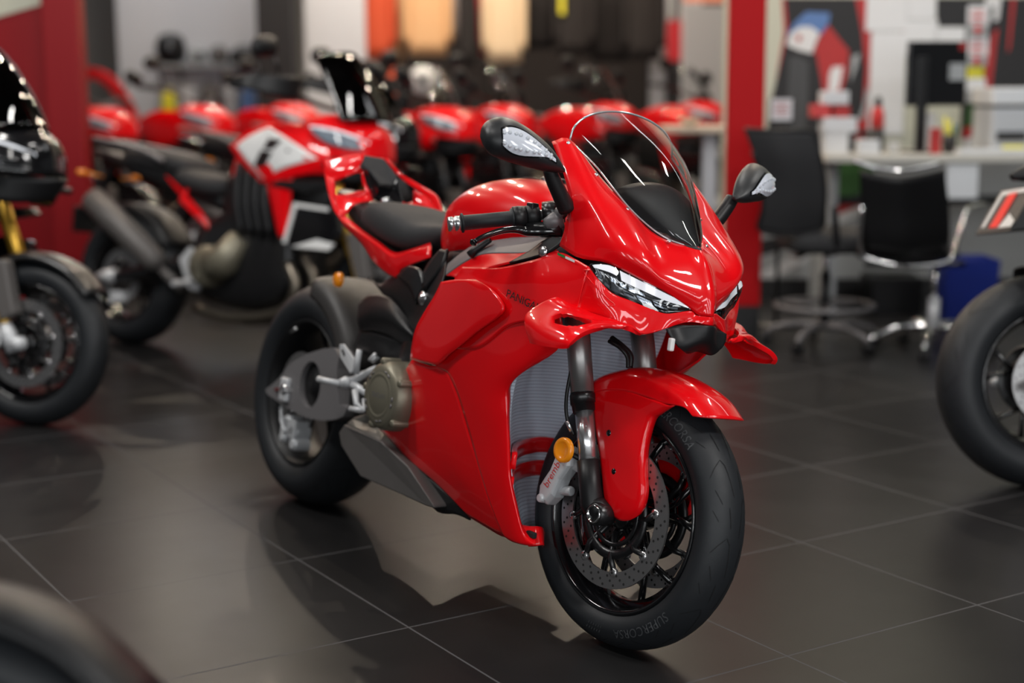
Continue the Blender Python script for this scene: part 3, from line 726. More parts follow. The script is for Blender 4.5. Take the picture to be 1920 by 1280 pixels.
    ARM = [(-0.081, -0.155, 0.33), (-0.04, -0.155, 0.351), (0.002, -0.155, 0.379), (0.054, -0.155, 0.428), (0.14, -0.155, 0.467), (0.242, -0.155, 0.498), (0.31, -0.155, 0.511), (0.343, -0.155, 0.491), (0.338, -0.155, 0.452), (0.352, -0.155, 0.407),
           (0.378, -0.155, 0.361), (0.42, -0.155, 0.356), (0.407, -0.155, 0.332), (0.368, -0.155, 0.316), (0.293, -0.155, 0.298), (0.194, -0.155, 0.29), (0.093, -0.155, 0.295), (0.006, -0.155, 0.307), (-0.035, -0.155, 0.312), (-0.072, -0.155, 0.317)]
    ARMH = 0
    hc = (0.193, -0.155, 0.387)
    def arm_holed(g):
        # outer outline stitched to the oval opening so the opening is real
        n = 48
        ctr = Vector((hc[0], 0, hc[2]))
        out = spline(ARM, n, closed=True, lin=True)
        ang0 = [math.atan2(p[2] - ctr.z, p[0] - ctr.x) for p in out]
        hole = [(ctr.x + 0.062 * cos(a), 0, ctr.z + 0.068 * sin(a)) for a in ang0]
        V = []
        for y in (-0.158, -0.105):
            V += [(p[0], y, p[2]) for p in out]; V += [(p[0], y, p[2]) for p in hole]
        F = []
        for i in range(n):
            j = (i + 1) % n
            F += [(i, j, n + j, n + i), (2 * n + i, 3 * n + i, 3 * n + j, 2 * n + j), (i, 2 * n + i, 2 * n + j, j), (n + i, n + j, 3 * n + j, 3 * n + i)]
        return g.add(V, F)
    geo2(arm_holed, 'swingarm', M['frame'], False, lambda o: bevel(o, 0.012, 3, 40))
    geo2(lambda g: g.lathe([(0, -0.15), (0.030, -0.15), (0.034, -0.145), (0.075, -0.14)], (hc[0], 0, hc[2]), 'Y', 32), 'swingarm_hole_shade', M['black'])  # black disc added to stand in for the dark inside of the opening
    Geo().box((0.46, 0, 0.40), (0.16, 0.26, 0.12)).build('swingarm_pivot', M['satin'], B)
    def adj(g):
        p = (0.055, -0.165, 0.35); g.box((p[0], -0.163, p[2]), (0.045, 0.018, 0.07))
        return g
    geo2(adj, 'axle_adjuster', M['alu'], False, lambda o: bevel(o, 0.006))
    def nut(g):
        p = (0.064, -0.17, 0.351); g.lathe([(0.010, -0.176), (0.016, -0.176), (0.018, -0.172), (0.018, -0.15)], (p[0], 0, p[2]), 'Y', 6)
        q = (-0.007, -0.165, 0.339); g.tube([(q[0], -0.16, q[2]), (p[0], -0.16, p[2])], 0.007, 8); return g
    geo2(nut, 'axle_nut', M['chrome'])
    rw = make_wheel('rear_wheel', B, 0.336, 0.20, [(-0.085, 0.1225, 0.075, 1)], front=False, treads=10, words=(), rim_mat='black')
    rw.location = (0, 0, 0.336)
    rs = Geo(); rs.tube([(0.20 * cos(a), -0.081, 0.20 * sin(a)) for a in (1.95, 2.05, 2.15)], 0.005, 6); rs.build('wheel_weight', M['steel'], rw)
    cal = Geo()
    for px, pz, r in ((0.02, 0.245, 0.028), (0.055, 0.225, 0.028), (0.0, 0.20, 0.018), (0.07, 0.19, 0.02)):
        cal.lathe([(0, -0.13), (r * 0.7, -0.13), (r, -0.12), (r, -0.075)], (px, 0, pz), 'Y', 18)
    cal.box((0.035, -0.105, 0.235), (0.09, 0.05, 0.05)); cal.tube([(-0.02, -0.13, 0.29), (0.0, -0.135, 0.25), (0.03, -0.135, 0.22)], 0.006, 8)
    bevel(cal.build('rear_caliper', M['alu'], B, False), 0.005)
    hug = []
    for th in (20, 32, 44, 56, 68, 80):
        a = radians(th); P = lambda r, y: (r * cos(a), -y, 0.336 + r * sin(a))
        hug.append([P(0.30, 0.117), P(0.335, 0.117), P(0.357, 0.10), P(0.366, 0.05), P(0.367, 0)])
    cols = [[h[i] for h in hug] for i in range(5)]
    sym_patch('rear_hugger', cols, M['hugger'], B, 22, 25, 0.004)
    blob = [[(0.359, -0.125, 0.641), (0.433, -0.135, 0.675), (0.558, -0.15, 0.682), (0.658, -0.16, 0.651), (0.738, -0.17, 0.611)],
            [(0.389, -0.14, 0.603), (0.495, -0.165, 0.631), (0.62, -0.18, 0.634), (0.697, -0.185, 0.615), (0.753, -0.18, 0.596)],
            [(0.391, -0.13, 0.571), (0.484, -0.145, 0.582), (0.591, -0.155, 0.581), (0.655, -0.16, 0.573), (0.713, -0.16, 0.572)]]
    patch('swingarm_guard', blob, blk, B, 22, 14, 0.004, both=True)
    lowb = [[(0.382, -0.125, 0.574), (0.476, -0.14, 0.582), (0.593, -0.15, 0.582), (0.708, -0.155, 0.58)], [(0.333, -0.11, 0.521), (0.465, -0.13, 0.509), (0.572, -0.14, 0.507), (0.69, -0.15, 0.534)]]
    patch('chain_guard', lowb, M['satin'], B, 14, 6, 0.004, both=True)
    g = Geo(); p = (0.177, -0.1, 0.695); g.lathe([(0, -0.006), (0.02, -0.005), (0.022, 0), (0.022, 0.008)], p, 'Y', 20); g.build('side_reflector', M['amber'], B)
    # side stand on the far side
    Geo().tube([(1.05, 0.16, 0.22), (1.16, 0.24, 0.13), (1.22, 0.30, 0.055)], [0.013, 0.011, 0.010], 10).build('side_stand', M['satin'], B)

    # ---------------- radiators
    rows = []
    for z, xc, xs, w in ((0.195, 1.14, 1.29, 0.158), (0.30, 1.10, 1.255, 0.182), (0.42, 1.08, 1.23, 0.195), (0.54, 1.09, 1.225, 0.20), (0.66, 1.13, 1.27, 0.20), (0.72, 1.17, 1.30, 0.19)):
        rows.append([(xs + (xc - xs) * (1 - abs(f) ** 2.0), f * w, z) for f in (-1, -0.75, -0.5, -0.25, 0, 0.25, 0.5, 0.75, 1)])
    rad = patch('radiator', rows, M['radiator'], B, 25, 30, 0.02)
    def bar(z0, z1, name='radiator_strut'):
        r = []
        for z in (z0, z1):
            xs, xc, w = 1.268, 1.112, 0.193
            r.append([(xs + (xc - xs) * (1 - abs(f) ** 2), f * w, z + (1 - abs(f)) * 0.015) for f in (-1, -0.75, -0.5, -0.25, 0, 0.25, 0.5, 0.75, 1)])
        patch(name, r, red, B, 24, 4, 0.012)
    bar(0.358, 0.395); bar(0.300, 0.337)
    sp_ = [[(1.285, -0.172, 0.233), (1.305, -0.172, 0.216), (1.334, -0.168, 0.194)], [(1.297, -0.15, 0.23), (1.316, -0.152, 0.214), (1.335, -0.15, 0.194)], [(1.313, -0.125, 0.232), (1.324, -0.127, 0.215), (1.334, -0.128, 0.195)], [(1.25, -0.06, 0.205), (1.25, -0.06, 0.185), (1.245, -0.06, 0.165)], [(1.22, 0, 0.205), (1.22, 0, 0.185), (1.215, 0, 0.165)]]
    sym_patch('belly_spoiler', sp_, red, B, 8, 25, 0.006)
    g = Geo(); p = (1.324, -0.158, 0.218); g.box(p, (0.03, 0.012, 0.014)); bevel(g.build('fairing_slot', M['hole'], B, False), 0.003)
    Geo().tube([(1.362, -0.03, 0.685), (1.4, -0.03, 0.673), (1.422, -0.02, 0.655), (1.427, -0.02, 0.627)], 0.007, 8, 20).build('radiator_hose', blk, B)
    Geo().tube([(1.378, -0.05, 0.679), (1.42, -0.05, 0.669), (1.436, -0.04, 0.652), (1.444, -0.04, 0.628)], 0.005, 8, 20).build('cable', blk, B)

    # ---------------- mirrors
    def mring(i, lat, a, b, dep):
        ta, tb = Vector(a), Vector(b); cpt = (ta + tb) / 2; up = (ta - tb) / 2
        out = []
        for k in range(14):
            t = 2 * pi * k / 14
            f = cos(t); out.append(tuple(cpt + up * sin(t) + Vector((dep * (f if f > 0 else f * 0.35), -0.35 * dep * max(f, 0), 0))))
        return out
    MR = [
        mring(0, 0, (1.307, -0.424, 1.096), (1.31, -0.424, 1.087), 0.006),
        mring(0, 0, (1.305, -0.419, 1.115), (1.322, -0.419, 1.069), 0.026),
        mring(0, 0, (1.307, -0.404, 1.131), (1.329, -0.404, 1.055), 0.04),
        mring(0, 0, (1.317, -0.378, 1.14), (1.34, -0.378, 1.047), 0.048),
        mring(0, 0, (1.336, -0.34, 1.13), (1.355, -0.34, 1.041), 0.05),
        mring(0, 0, (1.359, -0.3, 1.105), (1.377, -0.3, 1.036), 0.042),
        mring(0, 0, (1.377, -0.274, 1.079), (1.386, -0.274, 1.036), 0.03),
        mring(0, 0, (1.393, -0.254, 1.049), (1.396, -0.254, 1.039), 0.01)]
    mm = mat('mirror_plastic', (0.018, 0.019, 0.021, 1), 0.4, bump=0.1, bscale=900)
    houses = loft('mirror', MR, mm, B, 28, 36, both=True)
    MG = surface(MR, 56, 61, True)
    def ind(s, poly, d, name, m, parent, j0, j1, kl, kh):
        V = []; F = []; rows = []
        for j in range(j0, j1 + 1):
            t = (j - j0) / (j1 - j0)
            lo, hi = kl(t), kh(t); row = []
            for q in range(7):
                k = lo + (hi - lo) * q / 6; k0 = math.floor(k); p = lerp(MG[j][k0 % 56], MG[j][(k0 + 1) % 56], k - k0)
                p = vadd(p, (d, -d * 0.5, 0)); row.append(mir(p) if s else p)
            rows.append(row)
        V = [p for r in rows for p in r]
        return mesh_obj(name, V, grid_faces(len(rows), 7), m, parent)
    indm = mat('indicator_lens', (0.62, 0.65, 0.72, 1), 0.12, coat=1.0, emit=(0.85, 0.9, 1, 1), strength=0.06)
    for s, hobj in enumerate(houses):
        kl = lambda t: -1.5 - 5.5 * sin(pi * min(1, t * 1.15 + 0.12)) * (1 - 0.55 * t); kh = lambda t: 1.0 + 5.0 * sin(pi * min(1, t * 0.9 + 0.16)) * (1 - 0.35 * t)
        ind(s, None, 0.0012, 'indicator', [M['gloss']], hobj, 21, 50, lambda t: kl(t) - 0.8, lambda t: kh(t) + 0.8)
        ind(s, None, 0.0028, 'indicator_lens', [indm], hobj, 22, 49, kl, kh)
        led = Geo()
        for q in range(9):
            t = 0.06 + q * 0.1; j = int(22 + 27 * t)
            for row_, kk in ((0, -0.45), (1, 0.45)):
                k = (kl(t) + kh(t)) / 2 + (kh(t) - kl(t)) * 0.26 * (1 if row_ else -1)
                k0 = math.floor(k); p = lerp(MG[j][k0 % 56], MG[j][(k0 + 1) % 56], k - k0); p = vadd(p, (0.0035, -0.002, 0))
                if s: p = mir(p)
                led.lathe([(0, 0.004), (0.003, 0.003), (0.0052, 0)], (0, 0, 0), 'X', 10) if 0 else led.add(*tube_geo([p, vadd(p, (0.002, -0.001 if not s else 0.001, 0))], [0.0048, 0.003], 8))
        led.build('indicator_cell', M['lens2'], hobj)
    def stalk(g):
        return g.tube([(1.37, -0.275, 1.044), (1.37, -0.262, 1.022), (1.371, -0.238, 0.991), (1.369, -0.212, 0.961)], [0.016, 0.017, 0.018, 0.02], 10, 14)
    geo2(stalk, 'mirror_stalk', blk)

    # ---------------- handlebars and controls
    O_ = Vector((1.143, -0.372, 0.895)); I_ = Vector((1.239, -0.165, 0.947)); ax = (I_ - O_); L = ax.length; ax.normalize()
    at = lambda d: tuple(O_ + ax * d)
    def grip(g):
        pr = [(0.0, 0.012), (0.0, 0.018), (0.012, 0.0195), (0.014, 0.016), (0.02, 0.016), (0.022, 0.019), (0.034, 0.0195), (0.036, 0.0)]
        return g
    Lg = L * 0.64
    geo2(lambda g: g.tube([at(L * f) for f in (0, 0.004, 0.05, 0.055, 0.07, 0.075, 0.125, 0.13)], [0.010, 0.0165, 0.0175, 0.0150, 0.0150, 0.0175, 0.0175, 0.012], 20), 'bar_end', M['steel'])
    geo2(lambda g: g.tube([at(L * f) for f in (0.13, 0.135, 0.15, 0.16, 0.4, 0.62, 0.63, 0.645, 0.655)], [0.016, 0.0225, 0.0225, 0.0175, 0.0168, 0.0168, 0.0225, 0.0235, 0.018], 20), 'grip', M['rubber'])
    geo2(lambda g: g.tube([at(L * f) for f in (0.645, 0.65, 0.70, 0.77, 0.775)], [0.02, 0.026, 0.0265, 0.025, 0.02], 20), 'throttle_housing', blk)
    geo2(lambda g: g.tube([at(L * f) for f in (0.775, 0.78, 0.86, 0.905, 0.91)], [0.02, 0.0255, 0.026, 0.024, 0.018], 20), 'switch_housing', blk)
    sw = Vector(at(L * 0.84)); 
    geo2(lambda g: g.box(tuple(sw + Vector((0.004, -0.006, 0.022))), (0.024, 0.02, 0.016)), 'kill_switch', M['satin'], False, lambda o: bevel(o, 0.003))
    geo2(lambda g: g.tube([at(L * 0.9), at(L * 1.02)], 0.0125, 16), 'bar_tube', M['steel'])
    geo2(lambda g: g.tube([(1.234, -0.178, 0.945), (1.244, -0.165, 0.949), (1.25, -0.15, 0.953)], [0.02, 0.022, 0.02], 12).tube([(1.243, -0.16, 0.977), (1.243, -0.155, 0.955), (1.246, -0.15, 0.929)], [0.026, 0.027, 0.026], 16), 'fork_clamp', M['satin'])
    geo2(lambda g: g.tube([(1.279, -0.2, 0.925), (1.285, -0.18, 0.933), (1.298, -0.165, 0.939)], [0.012, 0.022, 0.018], 12).tube([(1.291, -0.18, 0.959), (1.311, -0.175, 0.952)], [0.01, 0.014], 10), 'brake_reservoir', M['frame'])
    geo2(lambda g: g.tube([(1.223, -0.352, 0.86), (1.222, -0.35, 0.862), (1.224, -0.347, 0.865)], [0.007, 0.0095, 0.007], 12).tube([(1.224, -0.347, 0.865), (1.226, -0.33, 0.876), (1.232, -0.295, 0.893), (1.236, -0.268, 0.901), (1.241, -0.245, 0.904), (1.249, -0.225, 0.903), (1.272, -0.2, 0.907), (1.294, -0.17, 0.912)],
          [0.006, 0.0068, 0.0075, 0.0078, 0.009, 0.0115, 0.011, 0.011], 10, 40), 'brake_lever', M['gloss'])
    geo2(lambda g: g.tube([(1.23, -0.215, 0.912), (1.257, -0.19, 0.911), (1.297, -0.165, 0.92)], [0.012, 0.018, 0.02], 10), 'master_cylinder', M['satin'])
    geo2(lambda g: g.tube([(1.013, -0.215, 0.828), (1.016, -0.2, 0.845), (1.054, -0.19, 0.871)], [0.011, 0.0095, 0.007], 8), 'steering_damper', blk)

    # ---------------- front end (turned slightly on the steering axis)
    AX = Vector((1.485, 0, 0.30)); rake = radians(24.5)
    kk = Vector((-sin(rake), 0, cos(rake))); P0 = AX - Vector((cos(rake), 0, sin(rake))) * 0.027
    ST = Matrix.Translation(P0) @ Matrix.Rotation(0.10443, 4, kk) @ Matrix.Translation(-P0)
    def steer(o):
        for q in (o if isinstance(o, (list, tuple)) else [o]):
            q.data.transform(ST)
        return o
    fw = make_wheel('front_wheel', B, 0.30, 0.122, [(-0.068, 0.165, 0.128, 1), (0.068, 0.165, 0.128, -1)], treads=11,
                    words=(('SUPERCORSA', radians(-60), 0.027, -1, 0.262), ('SUPERCORSA', radians(64), 0.027, -1, 0.262), ('//////', radians(-92), 0.026, -1, 0.258)))
    fw.matrix_local = ST @ Matrix.Translation(AX)
    Geo().tube([(0.205 * cos(-1.72), -0.0, 0.205 * sin(-1.72)), (0.175 * cos(-1.72), -0.02, 0.175 * sin(-1.72)), (0.165 * cos(-1.70), -0.035, 0.165 * sin(-1.70))], [0.004, 0.004, 0.005], 8).build('valve', M['steel'], fw)
    rel = lambda x, z, y: (1.485 + x, y, 0.30 + z)
    up0, up1 = (-0.200, 0.47), (-0.119, 0.247)
    def f_outer(g): return g.tube([rel(*up0, -0.108), rel(-0.157, 0.355, -0.108), rel(*up1, -0.108)], [0.0285, 0.0280, 0.0270], 24)
    gun = mat('fork_outer_tube', (0.30, 0.295, 0.29, 1), 0.34, metal=0.75, var=0.01)
    steer(geo2(f_outer, 'fork_tube', gun))
    steer(geo2(lambda g: g.tube([rel(-0.121, 0.252, -0.108), rel(-0.119, 0.246, -0.108), rel(-0.112, 0.228, -0.108), rel(-0.1115, 0.227, -0.108), rel(-0.104, 0.211, -0.108)], [0.0275, 0.0295, 0.0295, 0.0270, 0.026], 24), 'fork_seal', M['satin']))
    steer(geo2(lambda g: g.tube([rel(-0.106, 0.216, -0.108), rel(-0.060, 0.09, -0.108)], 0.0215, 24), 'fork_slider', M['steel']))
    steer(geo2(lambda g: g.tube([rel(-0.0665, 0.108, -0.108), rel(-0.066, 0.107, -0.108), rel(-0.045, 0.05, -0.108), rel(-0.03, 0.012, -0.108), rel(-0.015, -0.02, -0.108)], [0.020, 0.0265, 0.026, 0.027, 0.012], 24)
                     .tube([rel(-0.035, 0.02, -0.105), rel(0.002, 0.0, -0.105)], [0.026, 0.026], 16), 'fork_foot', blk))
    steer(geo2(lambda g: g.lathe([(0.021, -0.08), (0.026, -0.085), (0.026, -0.128), (0.0215, -0.131), (0.0205, -0.131)], AX, n=32), 'axle_clamp', M['satin']))
    steer(geo2(lambda g: g.lathe([(0.020, -0.120), (0.0205, -0.133), (0.0175, -0.134), (0.0165, -0.122)], AX, n=32), 'axle_ring', M['chrome']))
    steer(geo2(lambda g: g.lathe([(0.0, -0.124), (0.0165, -0.124)], AX, n=24), 'axle_end', M['hole']))
    # front fender: crown over the tyre, side flaps down to the axle
    def pol(r, deg, y): return rel(r * cos(radians(deg)), r * sin(radians(deg)), y)
    crown = [
        [rel(0.235, 0.262, 0), rel(0.231, 0.261, -0.030), rel(0.219, 0.259, -0.055), rel(0.203, 0.257, -0.071), rel(0.190, 0.256, -0.077)],
        [pol(0.349, 60, 0), pol(0.347, 60, -0.03), pol(0.338, 60, -0.059), pol(0.327, 60, -0.075), pol(0.316, 59, -0.0815)],
        [pol(0.342, 72, 0), pol(0.340, 71.5, -0.03), pol(0.331, 71, -0.060), pol(0.316, 70, -0.078), pol(0.288, 69, -0.0835)],
        [pol(0.336, 84, 0), pol(0.334, 83, -0.03), pol(0.325, 82, -0.061), pol(0.310, 80, -0.079), pol(0.280, 77.5, -0.0865)],
        [pol(0.332, 98, 0), pol(0.330, 97, -0.03), pol(0.321, 96, -0.062), pol(0.307, 94, -0.080), pol(0.276, 91, -0.0885)],
        [pol(0.327, 111, 0), pol(0.325, 110, -0.03), pol(0.316, 109, -0.062), pol(0.303, 107, -0.080), pol(0.276, 105, -0.0885)],
        [pol(0.322, 122, 0), pol(0.320, 121.5, -0.03), pol(0.311, 120, -0.061), pol(0.299, 118.5, -0.078), rel(-0.120, 0.250, -0.0865)],
    ]
    flap = [
        [rel(-0.118, 0.252, -0.0862), rel(-0.072, 0.268, -0.0882), rel(-0.005, 0.277, -0.0882), rel(0.060, 0.273, -0.0862), rel(0.120, 0.268, -0.0832), rel(0.136, 0.271, -0.078)],
        [rel(-0.109, 0.245, -0.0890), rel(-0.060, 0.253, -0.0915), rel(-0.002, 0.257, -0.0915), rel(0.056, 0.254, -0.0895), rel(0.094, 0.247, -0.0842), rel(0.100, 0.248, -0.072)],
        [rel(-0.100, 0.236, -0.0915), rel(-0.050, 0.236, -0.0945), rel(0.000, 0.236, -0.0945), rel(0.048, 0.232, -0.0925), rel(0.078, 0.228, -0.0850), rel(0.080, 0.228, -0.070)],
        [rel(-0.074, 0.180, -0.0938), rel(-0.034, 0.176, -0.0975), rel(0.010, 0.172, -0.0985), rel(0.052, 0.168, -0.0960), rel(0.0755, 0.166, -0.0885), rel(0.073, 0.166, -0.070)],
        [rel(-0.046, 0.124, -0.0940), rel(-0.010, 0.120, -0.0980), rel(0.032, 0.116, -0.0990), rel(0.070, 0.113, -0.0965), rel(0.0870, 0.112, -0.0890), rel(0.083, 0.112, -0.070)],
        [rel(-0.027, 0.075, -0.0930), rel(0.006, 0.071, -0.0980), rel(0.042, 0.068, -0.0990), rel(0.080, 0.069, -0.0965), rel(0.0980, 0.073, -0.0890), rel(0.094, 0.073, -0.070)],
        [rel(-0.013, 0.033, -0.0900), rel(0.012, 0.028, -0.0950), rel(0.042, 0.024, -0.0965), rel(0.078, 0.028, -0.0945), rel(0.0965, 0.038, -0.0870), rel(0.092, 0.040, -0.070)],
        [rel(0.010, 0.006, -0.0850), rel(0.026, -0.001, -0.0880), rel(0.048, -0.003, -0.0900), rel(0.070, 0.003, -0.0890), rel(0.0850, 0.015, -0.0840), rel(0.083, 0.020, -0.072)],
    ]
    steer(fender(crown, flap, red, B))
    for p in ((1.459, -0.099, 0.4781), (1.495, -0.0995, 0.3986)):
        steer(geo2(lambda g: g.lathe([(0, -0.003), (0.004, -0.003), (0.0075, -0.001), (0.008, 0.003)], p, n=14), 'fender_bolt', M['gloss']))
    # calipers
    def cali(g):
        c = Vector((-0.150, 0, 0.058)); th = radians(112)
        a = Vector((cos(radians(65)), 0, sin(radians(65)))); b = Vector((-a.z, 0, a.x))
        def Pc(s, t, y): return tuple(Vector(rel(0, 0, 0)) + c + a * s + b * t + Vector((0, y, 0)))
        out = [(-0.075, -0.018), (-0.078, 0.012), (-0.055, 0.026), (-0.03, 0.024), (0.0, 0.020), (0.03, 0.024), (0.055, 0.026), (0.072, 0.012), (0.070, -0.018), (0.045, -0.028), (0.0, -0.022), (-0.045, -0.028)]
        n = len(out); V = [Pc(s, t, -0.088) for s, t in out] + [Pc(s, t, -0.118) for s, t in out] + [Pc(s * 0.86, t * 0.78, -0.128) for s, t in out]
        F = [tuple(range(2 * n, 3 * n)), tuple(range(n))] + [(k * n + i, k * n + (i + 1) % n, (k + 1) * n + (i + 1) % n, (k + 1) * n + i) for k in (0, 1) for i in range(n)]
        g.add(V, F)
        for s in (-0.068, 0.062):
            g.tube([Pc(s, 0.0, -0.10), Pc(s, 0.0, -0.134)], [0.013, 0.010], 12)
        g.tube([Pc(-0.03, -0.02, -0.1), Pc(-0.01, -0.05, -0.1)], [0.012, 0.012], 8); g.tube([Pc(0.04, -0.02, -0.1), Pc(0.05, -0.05, -0.1)], [0.012, 0.012], 8)
        return g
    cals = steer(geo2(cali, 'brake_caliper', M['alu'], False, lambda o: bevel(o, 0.004)))
    a = Vector((cos(radians(65)), 0, sin(radians(65))))
    for s in (0, 1):
        o = text_on('brembo', 0.026, rel(-0.150, 0.063, -0.1295), tuple(a), (-a.z, 0, a.x), 'caliper_lettering', M['redtext'], cals[s])
        if s: o.data.transform(Matrix.Scale(-1, 4, (0, 1, 0)))
        steer(o)
    steer(geo2(lambda g: g.lathe([(0, -0.141), (0.018, -0.141), (0.0195, -0.143), (0.0275, -0.142), (0.029, -0.139), (0.029, -0.132)], rel(-0.121, 0.119, 0), n=28), 'side_reflector', M['amber']))
    steer(geo2(lambda g: g.tube([rel(-0.121, 0.119, -0.132), rel(-0.08, 0.105, -0.115)], 0.006, 8), 'reflector_bracket', blk))
    steer(geo2(lambda g: g.tube([rel(-0.15, 0.33, -0.125), rel(-0.142, 0.24, -0.135), rel(-0.128, 0.19, -0.135), rel(-0.112, 0.155, -0.12)], 0.0042, 8, 24), 'brake_hose', blk))
    steer(geo2(lambda g: g.tube([rel(-0.127, 0.185, -0.1352), rel(-0.117, 0.163, -0.126)], 0.0048, 10), 'hose_fitting', M['steel']))
    # red safety tag on the disc beside the caliper
    steer(geo2(lambda g: g.tube([rel(-0.19, 0.105, -0.074), rel(-0.212, 0.055, -0.074)], [0.0085, 0.0085], 6), 'caliper_tab', M['redtext'], True)) if 0 else None
    return B

def fender(crown, flap, m, B):
    G = Geo()
    rows = [[mir(p) for p in r[::-1]] + r[1:] for r in crown]
    def skin(rows, nu, nv):
        g = surface(rows, nu, nv); G.add([p for r in g for p in r], grid_faces(nv, nu))
    skin(rows, 53, 49); skin(flap, 28, 34); skin([[mir(p) for p in r] for r in flap], 28, 34)
    return solid(G.build('front_fender', m, B), 0.004)

SPORT = build_sport_bike()

# ================================================================ the tall touring motorcycles around it
WB = 1.57
def tail_end(T, P, seat, K):
    def two(fn, name, m):
        fn(Geo()).build(name, m, T); fn(Geo()).mirror().build(name, m, T)
    body('pillion_seat', [(-0.04, 0.90, 0.945, 0.09, 3), (0.05, 0.87, 0.965, 0.135, 3), (0.25, 0.85, 0.955, 0.145, 3), (0.38, 0.84, 0.93, 0.135, 3), (0.42, 0.85, 0.90, 0.11, 3)], M[seat], T, nu=26, nv=14)
    body('tail', [(-0.28, 0.93, 0.965, 0.07, 3), (-0.12, 0.88, 0.945, 0.11, 3), (0.15, 0.80, 0.90, 0.125, 3), (0.45, 0.72, 0.85, 0.12, 3), (0.66, 0.66, 0.80, 0.10, 3)], P, T, nu=24, nv=16)
    two(lambda g: g.tube([(0.32, -0.165, 0.90), (0.20, -0.185, 0.945), (-0.02, -0.18, 0.98), (-0.20, -0.13, 1.0), (-0.24, 0, 1.0)], 0.012, 8, 18), 'grab_rail', M['frame'])
    g = Geo(); g.tube([(-0.16, 0, 0.92), (-0.26, 0, 0.78), (-0.36, 0, 0.62)], [0.03, 0.022, 0.02], 8); g.box((-0.365, 0, 0.60), (0.012, 0.18, 0.13)); bevel(g.build('plate_holder', K, T, False), 0.004)

